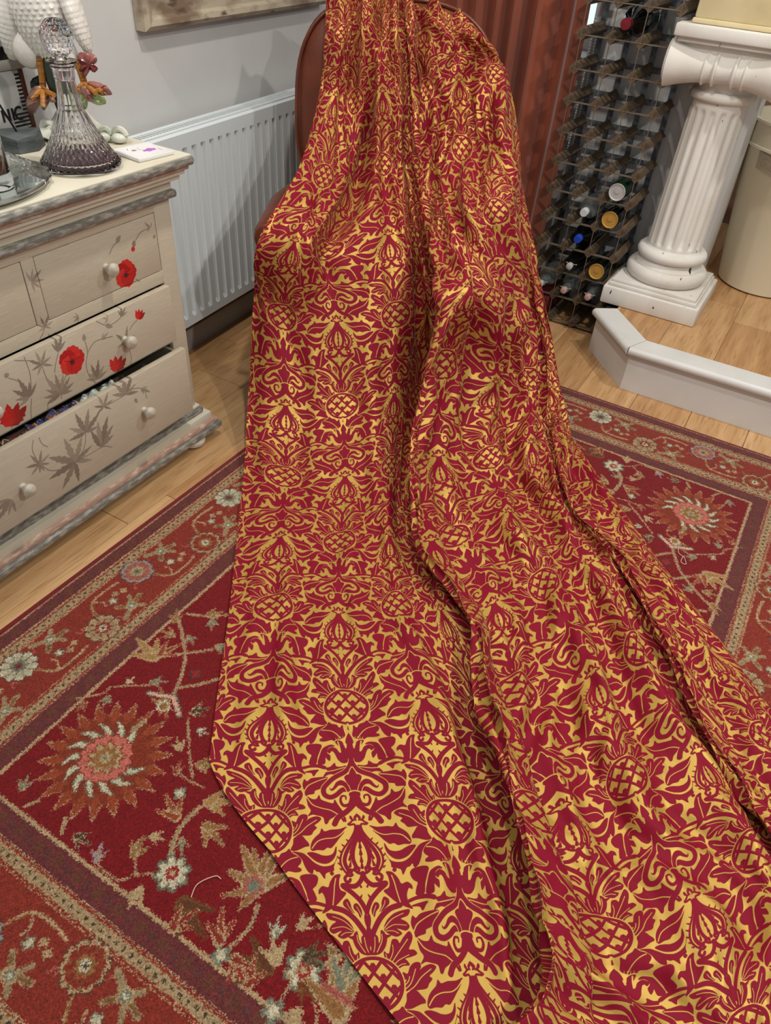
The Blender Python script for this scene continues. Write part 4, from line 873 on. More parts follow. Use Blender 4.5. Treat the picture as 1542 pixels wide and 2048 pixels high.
# ------------------------------------------------------------------ rust velvet curtain
M_velvet = mat('rust_velvet', rgb(150, 76, 50), 0.85, sheen=0.35, noise=(7, rgb(128, 60, 38), (1, 1, 0.3), 0.4, 0.65), bump=(120, 0.08, (1, 1, 1)))
n, m = 460, 70; P = []
folds = [(-1.62, .06), (-1.50, .07), (-1.40, .06), (-1.31, .07), (-1.225, .075), (-1.15, .085), (-1.065, .085), (-1.03, .06), (-0.955, .055)]
for j in range(m+1):
    z = 0.012+ (1.95-0.012)*j/m; row = []
    for i in range(n+1):
        u = i/n; x = -1.68+u*0.755
        y = 2.955+0.012*math.sin(z*1.3)
        for c, a in folds: y -= a*math.exp(-((x-c-0.008*math.sin(z*2+c*9))/0.022)**2)
        y += 0.003*math.sin(x*45+z*1.5)
        x2 = x+0.010*math.sin(z*1.7+x*8)*(1-u) + (0.012*math.sin(z*2.2) if u > .9 else 0)
        row.append((x2, y, z))
    P.append(row)
cu = MB().grid(np.array(P)).build('curtain', M_velvet); tag(cu, 'rust orange velvet curtain hanging in folds behind the draped chair', 'curtain'); cu.modifiers.new('thick', 'SOLIDIFY').thickness = 0.004
# bead chain of the blind
ch = thing('blind_chain', 'white beaded blind chain hanging beside the curtain edge', 'blind chain', (-0.915, 3.035, 0.60))
bb_ = MB()
for k in range(46): bb_.blob((0.004*math.sin(k*0.05), 0, k*0.0095), (0.0042, 0.0042, 0.0042), 8, 6)
for k in range(46): bb_.blob((0.014+0.004*math.sin(k*0.05), 0.004, k*0.0095), (0.0042, 0.0042, 0.0042), 8, 6)
o = bb_.build('beads', mat('white_beads', rgb(214, 214, 210), 0.3), ch); o['kind'] = 'stuff'
MB().blob((0.007, 0, -0.006), (0.011, 0.0045, 0.006), 10, 6).build('chain_connector', MATS['white_beads'], ch)
# ------------------------------------------------------------------ oriental rug 1.70 x 2.39 m
RGX, RGY, RGW, RGH = -1.24, -0.05, 1.70, 2.393
rc = Canvas(RGW, RGH, 900, 0)
FIELD, RUST, PURP, BEIGE, GOLD, CREAM, SAGE, CORD, PINK, DKB = F(118, 22, 26), F(132, 48, 36), F(102, 48, 48), F(172, 146, 108), F(140, 98, 58), F(192, 182, 154), F(116, 118, 98), F(120, 22, 26), F(196, 108, 92), F(72, 54, 44)
XX, YY = np.meshgrid((np.arange(rc.W)+0.5)/900, (np.arange(rc.H)+0.5)/900)
dx_ = np.minimum(XX, RGW-XX); dy_ = np.minimum(YY, RGH-YY); dd = np.minimum(dx_, dy_); along = np.where(dx_ < dy_, YY, XX)
rc.a[:] = FIELD
for lo, hi, c in ((0, .018, CORD), (.018, .022, BEIGE*0.95), (.022, .056, PURP), (.056, .060, BEIGE), (.060, .064, RUST), (.064, .084, BEIGE*0.95), (.084, .087, RUST), (.087, .090, BEIGE), (.090, .222, RUST), (.222, .225, BEIGE), (.225, .229, RUST), (.229, .250, BEIGE*0.95), (.250, .254, RUST), (.254, .257, BEIGE), (.257, .298, PURP), (.298, .306, BEIGE)):
    rc.a[(dd >= lo) & (dd < hi)] = c
for d0 in (.074, .2395):
    s = (along % 0.0175)-0.00875; rc.a[(s*s+(dd-d0)**2) < 0.0034**2] = DKB
    s2 = ((along+0.00875) % 0.0175)-0.00875; rc.a[(s2*s2+(np.abs(dd-d0)-0.007)**2) < 0.0016**2] = RUST
for d0, w in ((.039, .034), (.2775, .04)):   # dim leaf scrolls in the purple bands
    wv = np.sin(along*2*np.pi/0.05)*w*0.25; rc.a[(np.abs(dd-d0-wv) < 0.0022)] = PURP*0.75+RUST*0.3
    blob = ((((along % 0.05)-0.025)**2)/0.012**2+((dd-d0)/(w*0.30))**2) < 1; rc.a[blob] = PURP*0.6+GOLD*0.28
    blob = (((((along+0.025) % 0.05)-0.025)**2)/0.008**2+((dd-d0)/(w*0.22))**2) < 1; rc.a[blob] = PURP*0.8+SAGE*0.12
def side(k, s, d):   # 0 left 1 right 2 near 3 far
    return ((d, s), (RGW-d, s), (s, d), (s, RGH-d))[k]
def rosette(x, y, r, style, n=10):
    rim, fillc, mid, core = ((CREAM, CREAM*0.94, SAGE, F(120, 60, 60)), (BEIGE, BEIGE*0.9, RUST, CREAM), (F(150, 140, 140), PINK*0.8, BEIGE, SAGE), (BEIGE, RUST, GOLD, CREAM))[style]
    rc.flower(x, y, r*1.08, n, 0.16, DKB*0.9+RUST*0.2); rc.flower(x, y, r, n, 0.18, rim); rc.flower(x, y, r*0.84, n, 0.22, fillc)
    for k in range(n):
        a = 2*math.pi*(k+0.5)/n; rc.line([(x+r*0.35*math.cos(a), y+r*0.35*math.sin(a)), (x+r*0.9*math.cos(a), y+r*0.9*math.sin(a))], 0.0022, mid*0.8)
    rc.flower(x, y, r*0.46, 8, 0.3, mid); rc.flower(x, y, r*0.26, 6, 0.3, core); rc.disc(x, y, r*0.10, DKB)
def motif(k, s, d, sg, style):
    """rosette at distance d with stalk, palmette and vines"""
    B = lambda a, b: side(k, s+a, 0.156+(b-0.156)*sg if sg > 0 else 0.312-b)
    P = lambda pts: [B(a, b) for a, b in pts]
    rc.line(smooth_pts(P([(0, d), (0.018, 0.165), (0.040, 0.200), (0.085, 0.205), (0.120, 0.200)]), 5), 0.0062, BEIGE); rc.line(smooth_pts(P([(0, d), (0.018, 0.165), (0.040, 0.200)]), 5), 0.0036, GOLD)
    rc.line(smooth_pts(P([(0.040, 0.200), (0.055, 0.180), (0.050, 0.165)]), 5), 0.0042, BEIGE)
    c = B(0.0855, 0.118)
    for t, w, col in (((0.050, 0.100), 0.013, BEIGE), ((0.062, 0.142), 0.012, GOLD), ((0.105, 0.098), 0.011, BEIGE), ((0.122, 0.128), 0.013, GOLD), ((0.105, 0.146), 0.010, BEIGE)):
        e = B(*t); rc.line([c, e], w, BEIGE*0.9); rc.line([c, ((c[0]+e[0])/2, (c[1]+e[1])/2), (c[0]*0.1+e[0]*0.9, c[1]*0.1+e[1]*0.9)], w*0.55, col*0.85)
    rc.flower(*c, 0.015, 6, 0.3, BEIGE); rc.flower(*c, 0.010, 6, 0.3, SAGE); rc.flower(*c, 0.005, 5, 0.3, CREAM)
    f = B(0.072, 0.165); rc.flower(*f, 0.0125, 5, 0.55, SAGE); rc.flower(*f, 0.0085, 5, 0.55, CREAM)
    for t in ((0.092, 0.178), (0.110, 0.170)): rc.flower(*B(*t), 0.009, 4, 0.6, BEIGE)
    for t in ((0.130, 0.150), (0.032, 0.105)): rc.line(smooth_pts([B(t[0], t[1]), B(t[0]+0.010, t[1]+0.014), B(t[0]+0.016, t[1]+0.004)], 4), 0.0026, PINK*0.9)
    rosette(*B(0, d), 0.040, style)
for k, L in ((0, RGH), (1, RGH), (2, RGW), (3, RGW)):
    s = 0.173 if k < 2 else 0.178; n0 = 0; st = 0.516 if k < 2 else 0.867
    for i in range(-6, 14):
        p = st+i*0.1745
        if 0.20 < p < L-0.20: motif(k, p, 0.122, 1 if i % 2 == 0 else -1, i % 4)
for x, y in ((0.16, 0.16), (RGW-0.16, 0.16), (0.16, RGH-0.16), (RGW-0.16, RGH-0.16)): rosette(x, y, 0.048, 0, 12)
# field: drawn once, mirrored to the four quarters
def R6(x, y): p = onz(x/2.416, 1200+y/2.416, 0.01); return (p[0]-RGX, p[1]-RGY)
def R7(x, y): p = onz(x/3.084, 900+y/3.084, 0.01); return (p[0]-RGX, p[1]-RGY)
def R4(x, y): p = onz(420+x/4.535, 1650+y/4.535, 0.01); return (p[0]-RGX, p[1]-RGY)
ROT_ONLY = False
def quad(fn):
    for mx in (0, 1):
        for my in (0, 1):
            if ROT_ONLY and mx != my: continue
            fn(lambda p: (RGW-p[0] if mx else p[0], RGH-p[1] if my else p[1]))
def vine(pts, w=0.0075, col=BEIGE):
    p = smooth_pts(pts, 6)
    def go(T_): q = [T_(a) for a in p]; rc.line(q, w, col); rc.line(q, w*0.4, col*0.86)
    quad(go)
def fl(p, r, n, dp, col): quad(lambda T_: rc.flower(*T_(p), r, n, dp, col))
def pg(pts, col): quad(lambda T_: rc.poly([T_(a) for a in pts], col))
def bud(p, a, L, col, rim=BEIGE):
    """three lobed leaf"""
    for da, l in ((-0.7, 0.75), (0.0, 1.0), (0.7, 0.75)):
        e = (p[0]+L*l*math.cos(a+da), p[1]+L*l*math.sin(a+da)); m_ = ((p[0]+e[0])/2, (p[1]+e[1])/2)
        quad(lambda T_: (rc.line([T_(p), T_(m_), T_(e)], L*0.42, rim, True), rc.line([T_(p), T_(m_), T_(e)], L*0.24, col, True)))
pc0 = R6(510, 750)
def palm(T_):
    x, y = pc0
    def ringp(r, n, dp, col, st=1.0, ph=0.0):
        t = np.linspace(0, 2*math.pi, n*8, endpoint=False); saw = np.abs(((n*t/(2*math.pi)+ph) % 1)*2-1); rr = r*(1-dp+dp*saw)
        rc.poly([T_((x+rr_*math.cos(a)*st, y+rr_*math.sin(a))) for a, rr_ in zip(t, rr)], col)
    ringp(0.132, 20, 0.36, BEIGE); ringp(0.126, 20, 0.36, F(142, 64, 38)); ringp(0.105, 20, 0.30, F(126, 50, 32), 1, .5)
    t = np.linspace(0, 2*math.pi, 14, endpoint=False)
    for a in t:
        if 0.2 < a < 1.2: continue
        q = lambda r, b: T_((x+r*math.cos(a+b), y+r*math.sin(a+b)))
        rc.line([q(0.048, 0), q(0.066, 0.10), q(0.082, 0.30)], 0.021, SAGE*0.9, True); rc.line([q(0.048, 0), q(0.066, 0.10), q(0.080, 0.28)], 0.014, CREAM, True)
    ringp(0.056, 16, 0.12, RUST); ringp(0.053, 16, 0.14, PINK*0.95); ringp(0.040, 9, 0.3, RUST); ringp(0.037, 9, 0.32, BEIGE); ringp(0.028, 8, 0.3, GOLD); ringp(0.014, 6, 0.4, BEIGE); ringp(0.007, 6, 0.4, SAGE)
quad(palm)
vine([R6(640, 620), R6(700, 570)], 0.010); vine([R6(300, 1110), R6(320, 1040)]); vine([R6(120, 985), R6(190, 955)])
q1 = R6(790, 500); bud(q1, 2.5, 0.045, GOLD); bud(q1, -0.6, 0.032, F(142, 64, 38)); quad(lambda T_: (rc.line([T_(R6(715, 440)), T_(R6(780, 450)), T_(R6(840, 455)), T_(R6(865, 545))], 0.0135, SAGE*0.8), rc.line([T_(R6(718, 440)), T_(R6(780, 450)), T_(R6(836, 458)), T_(R6(862, 540))], 0.0090, F(206, 160, 140)))); fl(q1, 0.016, 6, 0.3, CREAM); fl(q1, 0.010, 6, 0.3, GOLD)
vine([R6(840, 440), R6(880, 330), R6(890, 250), R6(870, 130), R6(855, 85)]); vine([R6(780, 262), R6(900, 245), R6(1020, 228)]); vine([R6(870, 410), R6(960, 395), R6(1050, 368)]); vine([R6(900, 55), R6(990, 65), R6(1090, 60)])
bud(R6(840, 90), 2.2, 0.035, GOLD); bud(R6(830, 160), 3.3, 0.034, GOLD); bud(R6(905, 165), -0.4, 0.028, SAGE); bud(R6(740, 265), 2.9, 0.070, F(160, 120, 70)); bud(R6(770, 250), 1.2, 0.05, F(142, 64, 38)); bud(R6(1045, 210), 0.2, 0.034, SAGE); bud(R6(1000, 60), 0.9, 0.036, GOLD); bud(R6(1020, 85), -0.9, 0.03, SAGE)
fl(R6(940, 345), 0.016, 4, 0.5, DKB); fl(R6(940, 345), 0.012, 4, 0.5, F(140, 40, 40)); vine([R6(365, 465), R6(500, 440), R6(540, 410), R6(720, 400)], 0.004); bud(R6(735, 385), 0.6, 0.03, SAGE); bud(R6(520, 460), -1.2, 0.026, SAGE); bud(R6(610, 390), 1.5, 0.02, CREAM); bud(R6(410, 490), -1.6, 0.026, RUST)
vine([R6(930, 840), R6(915, 720), R6(905, 560)], 0.005); bud(R6(930, 530), 0.9, 0.036, DKB); bud(R6(870, 705), 2.6, 0.028, BEIGE); bud(R6(955, 615), 0.2, 0.024, CREAM, SAGE); bud(R6(960, 780), 0.5, 0.036, GOLD); vine([R6(840, 800), R6(900, 850), R6(985, 890)], 0.004); bud(R6(850, 820), 2.0, 0.026, RUST); fl(R6(868, 918), 0.014, 4, 0.5, SAGE); fl(R6(868, 918), 0.009, 4, 0.5, CREAM)
vine([R6(825, 1250), R6(840, 1150), R6(890, 1060), R6(965, 985)], 0.010); bud(R6(1000, 1075), -0.2, 0.05, GOLD); bud(R6(1010, 960), 0.6, 0.055, F(160, 120, 70)); bud(R6(850, 1030), 2.7, 0.05, F(142, 64, 38)); bud(R6(880, 1140), -0.8, 0.026, SAGE)
c0 = R6(835, 1300); fl(c0, 0.034, 8, 0.3, SAGE*0.9); fl(c0, 0.028, 8, 0.42, CREAM); fl(c0, 0.013, 8, 0.3, F(140, 40, 40)); fl(c0, 0.007, 6, 0.3, BEIGE)
vine([R6(740, 1305), R6(660, 1310), R6(570, 1335), R6(470, 1260)], 0.004); vine([R6(660, 1310), R6(655, 1220), R6(665, 1150), R6(720, 1130)], 0.004); bud(R6(650, 1215), 1.8, 0.036, GOLD); bud(R6(735, 1125), 0.3, 0.026, BEIGE); bud(R6(680, 1380), -1.4, 0.034, BEIGE); bud(R6(470, 1240), 2.1, 0.03, F(140, 130, 150)); bud(R6(370, 1125), 0.1, 0.034, DKB); bud(R6(105, 900), 2.0, 0.03, SAGE); bud(R6(890, 1450), -0.3, 0.07, F(96, 56, 34), F(110, 70, 40)); bud(R6(840, 1560), 1.2, 0.045, RUST)
# leaves beside the hem
ROT_ONLY = True
bud(R4(420, 520), 1.6, 0.085, GOLD); bud(R4(430, 500), 2.6, 0.075, GOLD); bud(R4(440, 540), -2.4, 0.06, GOLD); fl(R4(400, 510), 0.020, 6, 0.4, PINK*0.8); fl(R4(400, 520), 0.012, 6, 0.4, SAGE)
vine([R4(440, 690), R4(380, 870), R4(280, 980), R4(170, 1090)], 0.007); fl(R4(110, 1140), 0.017, 5, 0.4, SAGE); fl(R4(110, 1140), 0.009, 5, 0.4, CREAM); bud(R4(240, 1180), -0.5, 0.045, RUST); bud(R4(100, 1000), 2.2, 0.05, RUST)
vine([R4(690, 1270), R4(740, 1380), R4(640, 1570)], 0.004); vine([R4(740, 1380), R4(820, 1220)], 0.004); bud(R4(610, 1190), 2.4, 0.045, BEIGE); bud(R4(600, 960), 2.0, 0.03, CREAM, SAGE); bud(R4(880, 1160), 0.8, 0.04, DKB, F(110, 90, 60)); bud(R4(840, 1400), -0.2, 0.034, F(110, 60, 34), F(120, 80, 40)); fl(R4(590, 1640), 0.02, 5, 0.5, SAGE); fl(R4(590, 1640), 0.011, 5, 0.5, CREAM); vine([R4(620, 1680), R4(750, 1710), R4(900, 1770)], 0.004); bud(R4(1180, 1640), 2.3, 0.09, GOLD); bud(R4(1200, 1400), 1.8, 0.06, SAGE); vine([R4(1050, 1400), R4(1200, 1500), R4(1280, 1560)], 0.012, PINK*0.85); bud(R4(820, 880), 1.2, 0.03, BEIGE)
ROT_ONLY = False
vine([(0.50, 0.86), (0.62, 1.0), (0.80, 1.08), (0.85, 1.196)], 0.008); bud((0.62, 1.0), 1.9, 0.05, GOLD); bud((0.74, 1.06), -0.8, 0.05, SAGE); fl((0.66, 0.86), 0.03, 8, 0.35, CREAM); fl((0.66, 0.86), 0.015, 8, 0.3, RUST)
# knot jitter and pile speckle
jr = np.random.default_rng(11); J = jr.integers(-2, 3, (2, rc.H//2+1, rc.W//2+1)).repeat(2, 1).repeat(2, 2)[:, :rc.H, :rc.W]
rc.a = rc.a[np.clip(np.arange(rc.H)[:, None]+J[0]*(dd > 0.02), 0, rc.H-1), np.clip(np.arange(rc.W)[None, :]+J[1]*(dd > 0.02), 0, rc.W-1)]
sp_ = jr.normal(1.0, 0.10, (rc.H//2+1, rc.W//2+1)).repeat(2, 0).repeat(2, 1)[:rc.H, :rc.W]; rc.a = rc.a*sp_[..., None]*0.93
IM_rug = rc.image('rug_weave')
M_rug = image_mat('rug_wool', IM_rug, 0.95)
def add_bump(m, sc, stn, dist=0.003, sheen=0.0):
    N = m.node_tree.nodes; L = m.node_tree.links; b = N['Principled BSDF']; tc = N.new('ShaderNodeTexCoord'); nz = N.new('ShaderNodeTexNoise'); nz.inputs['Scale'].default_value = sc; nz.inputs['Detail'].default_value = 3
    bp_ = N.new('ShaderNodeBump'); bp_.inputs['Strength'].default_value = stn; bp_.inputs['Distance'].default_value = dist
    L.new(tc.outputs['Object'], nz.inputs['Vector']); L.new(nz.outputs['Fac'], bp_.inputs['Height']); L.new(bp_.outputs[0], b.inputs['Normal']); b.inputs['Sheen Weight'].default_value = sheen; b.inputs['Specular IOR Level'].default_value = 0.15
add_bump(M_rug, 420, 0.5, 0.003, 0.12)
nx, ny = 120, 168; P = []
for j in range(ny+1):
    row = []
    for i in range(nx+1):
        x, y = RGW*i/nx, RGH*j/ny; e = min(i, nx-i, j, ny-j)
        z = 0.0015 if e == 0 else 0.0075+0.0012*math.sin(x*7+y*3)*math.sin(y*9-x*2)+(-0.001 if e == 1 else 0)
        row.append((x, y, z))
    P.append(row)
rug = MB().grid(np.array(P)).build('rug', M_rug, None, uv=[(i/nx, j/ny) for j in range(ny+1) for i in range(nx+1)], loc=(RGX, RGY, 0)); rug.rotation_euler = (0, 0, math.radians(-0.4))
tag(rug, 'red oriental rug with floral border lying on the oak floor', 'rug')
for pts, lb in (([(1358, 1090), (1357, 1105), (1368, 1115), (1372, 1128), (1362, 1124), (1366, 1112)], 'short white loose thread lying on the rug near the step'), ([(382, 1795), (395, 1768), (430, 1752), (442, 1758)], 'pale loose thread lying on the rug border near the bottom left')):
    t_ = MB().tube([onz(x, y, 0.0115) for x, y in smooth_pts(pts, 5)], 0.0008, 6).build('loose_thread', mat('thread_white', rgb(214, 190, 170), 0.8)); tag(t_, lb, 'thread')

# ------------------------------------------------------------------ leather armchair under the cloth
M_lea = mat('brown_leather', rgb(112, 54, 32), 0.38, noise=(9, rgb(92, 42, 26), (1, 1, 1), 0.4, 0.7), bump=(90, 0.12, (1, 1, 1)))
CHO = np.array([-1.115, 1.999, 0.0]); CHA = math.radians(30)
chair = thing('armchair', 'brown leather armchair mostly hidden under the brocade cloth', 'armchair', tuple(CHO+np.array([0, 0, 0.0095])), CHA)
def lw(x, y, z): return CHO + np.array([x*math.cos(CHA)-y*math.sin(CHA), x*math.sin(CHA)+y*math.cos(CHA), z])
leanm = Matrix.Rotation(math.radians(-9), 4, 'X')
bk = MB().blob((0, 0.385, 0.755), (0.322, 0.075, 0.315), 56, 30, 0.62, 0.75, leanm).build('backrest', M_lea, chair)
MB().tube([Vector((0, 0.385, 0.755))+leanm @ Vector((0.321*math.copysign(abs(math.cos(a))**0.70, math.cos(a)), -0.035, 0.314*math.copysign(abs(math.sin(a))**0.70, math.sin(a)))) for a in np.linspace(0, 2*math.pi, 64, endpoint=False)], 0.006, 8, True).build('piping', M_lea, bk)
MB().blob((0, 0.22, 0.335), (0.24, 0.15, 0.075), 40, 16, 0.45, 0.5).build('seat_cushion', M_lea, chair)
for s in (-1, 1):
    ax_, ay_, az_ = (-0.352, -0.165, 0.525) if s < 0 else (0.30, 0.06, 0.455)
    ar = MB().tube([(ax_, ay_, az_), (ax_, ay_+0.015, az_+0.004), (ax_*0.97, 0.10, az_+0.004), (s*0.29, 0.34, 0.52)], [0.036, 0.046, 0.046, 0.042], 20).build('arm_roll', M_lea, chair)
    MB().blob((ax_, ay_, az_), (0.044, 0.012, 0.044), 20, 10).build('arm_front', M_lea, ar)
    MB().box((s*0.29-0.03, ay_+0.06, 0.16), (s*0.29+0.03, 0.36, az_), 0.02).build('arm_panel', M_lea, chair)
MB().box((-0.26, 0.06, 0.15), (0.26, 0.36, 0.28), 0.02).build('seat_base', M_lea, chair)
for x in (-0.25, 0.25):
    for y in (0.09, 0.32): MB().lathe([(0.0, 0.0), (0.016, 0.001), (0.026, 0.15)], 14, (x, y, 0)).build('leg', mat('dark_leg_wood', rgb(50, 30, 22), 0.4), chair)

# ------------------------------------------------------------------ brocade cloth
tile = brocade_tile(840)
IM_tile = Canvas(0.01, 0.01, 100, 0).image('brocade_weave', True, np.repeat(tile[..., None], 3, 2))
CC = [-1.7, -1, 0, 1, 1.6, 2.2, 2.8, 3.3, 4, 5, 6, 6.5, 7.0, 7.5, 8, 9, 9.6, 10]
Bk = lambda *a: ('b',)+a
ROWS = {
 -5: [(650, -30, 'b', -.06), (690, -30, 'b', -.06), (725, -25, 'b', -.06), (765, -22, 'b', -.06), (785, -18, 'b', -.06), (798, -14, 'b', -.07), (806, -12, 'b', -.06), (815, -14, 'b', -.05), (845, -8, 'b', -.05), (885, 4, 'b', -.05), (920, 24, 'b', -.06), (945, 44, 'b', -.08), (960, 62, 'b', -0.102), (966, 78, 'b', -0.116), (966, 88, 'b', -0.130), (964, 98, 'b', -0.137), (960, 108, 'b', -0.144), (956, 118, 'b', -0.147)],
 -4: [(648, 75, 'b', 0), (688, 66, 'b', .01), (722, 63, 'b', .0), (760, 60, 'b', .01), (783, 62, 'b', .01), (797, 62, 'b', 0), (809, 60, 'b', .01), (822, 56, 'b', .015), (850, 50, 'b', .01), (905, 55, 'b', .01), (955, 72, 'b', 0), (985, 92, 'b', -.03), (1000, 110, 'b', -.09), (1003, 130, 'b', -0.112), (1000, 145, 'b', -0.130), (995, 160, 'b', -0.144), (990, 175, 'b', -0.151), (985, 190, 'b', -0.158)],
 -3: [(636, 190, 'b', .01), (672, 195, 'b', .02), (712, 200, 'b', 0), (765, 186, 'b', .015), (796, 187, 'b', .015), (809, 187, 'b', .0), (821, 185, 'b', .01), (834, 180, 'b', .02), (852, 176, 'b', .02), (920, 160, 'b', .015), (988, 142, 'b', 0), (1015, 160, 'b', -.03), (1026, 190, 'b', -.08), (1028, 210, 'b', -0.109), (1025, 230, 'b', -0.130), (1020, 245, 'b', -0.144), (1015, 260, 'b', -0.151), (1010, 270, 'b', -0.158)],
 -2: [(600, 330, .70), (651, 352, .67), (700, 366, .63), (763, 327, .67), (797, 332, .67), (814, 336, .66), (828, 336, .67), (842, 332, .69), (866, 330, .69), (920, 285, .75), (985, 296, .76), (1028, 315, .74), (1042, 340, .69), (1046, 353, .66), (1043, 362, .62), (1036, 370, .58), (1028, 378, .55), (1020, 384, .53)],
 -1: [(517, 480, .56), (590, 485, .55), (660, 490, .53), (778, 470, .52), (816, 468, .52), (834, 470, .50), (848, 466, .53), (856, 456, .565), (880, 447, .59), (930, 428, .63), (990, 418, .64), (1035, 428, .62), (1052, 445, .58), (1060, 462, .54), (1066, 485, .49), (1070, 515, .43), (1072, 540, .39), (1055, 550, .35)],
  0: [(506, 600, .36), (569, 632, .33), (674, 645, .33), (791, 628, .34), (838, 625, .31), (862, 630, .28), (880, 620, .33), (866, 603, .46), (941, 575, .51), (1000, 600, .44), (1050, 598, .40), (1070, 612, .33), (1080, 626, .312), (1088, 634, .295), (1096, 655, .25), (1105, 690, .17), (1110, 712, .13), (1092, 730, .09)],
  1: [(495, 800, .115), (573, 815, .12), (684, 811, .13), (789, 787, .16), (816, 790, .11), (846, 797, .06), (868, 790, .15), (842, 772, .28), (902, 730, .29), (990, 768, .18), (1060, 758, .17), (1088, 768, .15), (1098, 776, .142), (1106, 770, .155), (1120, 778, .13), (1130, 812, .065), (1134, 846, .022), (1118, 860, .014)],
  2: [(487, 940, .035), (571, 953, .032), (690, 953, .04), (783, 932, .055), (802, 940, .030), (838, 947, .018), (860, 935, .06), (820, 922, .16), (888, 910, .105), (982, 914, .06), (1062, 888, .07), (1090, 885, .06), (1102, 884, .058), (1106, 876, .08), (1126, 876, .07), (1152, 892, .035), (1176, 920, .022), (1166, 932, .014)],
  3: [(472, 1090, .016), (561, 1080, .018), (680, 1084, .018), (778, 1080, .02), (822, 1085, .016), (862, 1085, .014), (880, 1085, .05), (838, 1083, .105), (918, 1062, .045), (1021, 1025, .04), (1100, 1014, .045), (1124, 1012, .04), (1136, 1008, .038), (1138, 1002, .056), (1156, 1004, .052), (1241, 1035, .036), (1276, 1062, .02), (1270, 1076, .013)],
  4: [(458, 1225, .015), (553, 1214, .018), (677, 1228, .018), (791, 1210, .02), (855, 1215, .022), (897, 1222, .024), (960, 1242, .02), (932, 1222, .090), (990, 1205, .042), (1089, 1156, .045), (1180, 1125, .05), (1212, 1122, .035), (1226, 1118, .036), (1228, 1110, .056), (1250, 1105, .052), (1310, 1140, .036), (1365, 1180, .02), (1360, 1196, .013)],
  5: [(432, 1410, .015), (541, 1418, .018), (692, 1414, .018), (846, 1400, .026), (925, 1425, .016), (985, 1440, .014), (1015, 1430, .05), (962, 1398, .105), (1039, 1376, .042), (1187, 1350, .05), (1275, 1300, .05), (1312, 1305, .028), (1344, 1312, .028), (1325, 1285, .062), (1354, 1278, .056), (1420, 1290, .04), (1468, 1315, .02), (1462, 1332, .013)],
  6: [(405, 1640, .015), (537, 1659, .018), (716, 1652, .018), (895, 1640, .02), (985, 1655, .016), (1060, 1660, .014), (1088, 1640, .06), (1028, 1608, .115), (1133, 1615, .042), (1254, 1550, .058), (1395, 1510, .05), (1432, 1530, .028), (1462, 1538, .028), (1430, 1500, .062), (1450, 1485, .056), (1530, 1475, .04), (1590, 1480, .02), (1585, 1502, .013)],
  7: [(380, 1930, .015), (552, 1960, .018), (750, 1967, .018), (945, 1955, .018), (1040, 1960, .015), (1130, 1960, .014), (1165, 1900, .06), (1074, 1798, .115), (1220, 1862, .045), (1388, 1800, .05), (1508, 1698, .05), (1550, 1715, .028), (1586, 1720, .028), (1550, 1680, .062), (1580, 1670, .056), (1690, 1660, .04), (1760, 1670, .02), (1752, 1692, .013)],
  8: [(350, 2270, .015), (560, 2310, .018), (800, 2330, .018), (1010, 2340, .018), (1110, 2300, .015), (1200, 2280, .014), (1180, 2120, .045), (1080, 1985, .09), (1320, 2130, .04), (1500, 2060, .045), (1640, 1930, .05), (1690, 1950, .028), (1732, 1962, .015), (1690, 1910, .062), (1720, 1890, .056), (1830, 1880, .04), (1910, 1890, .02), (1900, 1914, .013)],
  9: [(310, 2650, .015), (570, 2700, .018), (850, 2730, .018), (1090, 2740, .018), (1190, 2700, .015), (1280, 2650, .014), (1150, 2330, .04), (890, 2140, .075), (1400, 2450, .04), (1620, 2360, .045), (1790, 2200, .05), (1850, 2220, .028), (1890, 2230, .015), (1840, 2180, .062), (1880, 2160, .056), (1990, 2140, .04), (2080, 2150, .02), (2070, 2176, .013)],
}
PBK = lw(0, 0.235, 0.75); NBK = lw(0, -0.98, 0.18)-lw(0, 0, 0); NBK = NBK/np.linalg.norm(NBK)
RR = sorted(ROWS); CP = np.zeros((len(RR), len(CC), 3))
for i, r in enumerate(RR):
    for j, c in enumerate(ROWS[r]):
        CP[i, j] = onplane(c[0], c[1], PBK+NBK*c[3], NBK) if c[2] == 'b' else onz(c[0], c[1], c[2])
def cr(P, t):
    """Catmull-Rom along axis 0 at float indices t"""
    n = P.shape[0]; k = np.clip(np.floor(t).astype(int), 0, n-2); f = (t-k)[(...,)+(None,)*(P.ndim-1)]
    g = lambda o: P[np.clip(k+o, 0, n-1)]
    a, b, c, d = g(-1), g(0), g(1), g(2)
    return 0.5*(2*b+(c-a)*f+(2*a-5*b+4*c-d)*f*f+(-a+3*b-3*c+d)*f**3)
NU, NV = 430, 620
tu = np.linspace(0, len(CC)-1, NU+1); cu_ = np.interp(tu, np.arange(len(CC)), CC)
Q1 = cr(CP.transpose(1, 0, 2), tu)          # NU+1 x rows x 3
hem = np.minimum(9.0, 5.5+(cu_+1.7)*0.92)
tt = np.linspace(0, 1, NV+1)
P = np.zeros((NU+1, NV+1, 3)); RV = np.zeros((NU+1, NV+1))
for i in range(NU+1):
    RV[i] = -5+tt*(hem[i]+5); P[i] = cr(Q1[i], RV[i]+5)
CV = np.repeat(cu_[:, None], NV+1, 1)
def normals(P):
    a = np.gradient(P, axis=0); b = np.gradient(P, axis=1); n = np.cross(a, b); return n/np.maximum(np.linalg.norm(n, axis=2, keepdims=True), 1e-9)
Nn = normals(P); Nn *= np.sign(np.sum((Nn*(CAM-P)).sum(2)))
sm = lambda x, a, b: np.clip((x-a)/(b-a), 0, 1)**2*(3-2*np.clip((x-a)/(b-a), 0, 1))
D = np.zeros_like(CV)
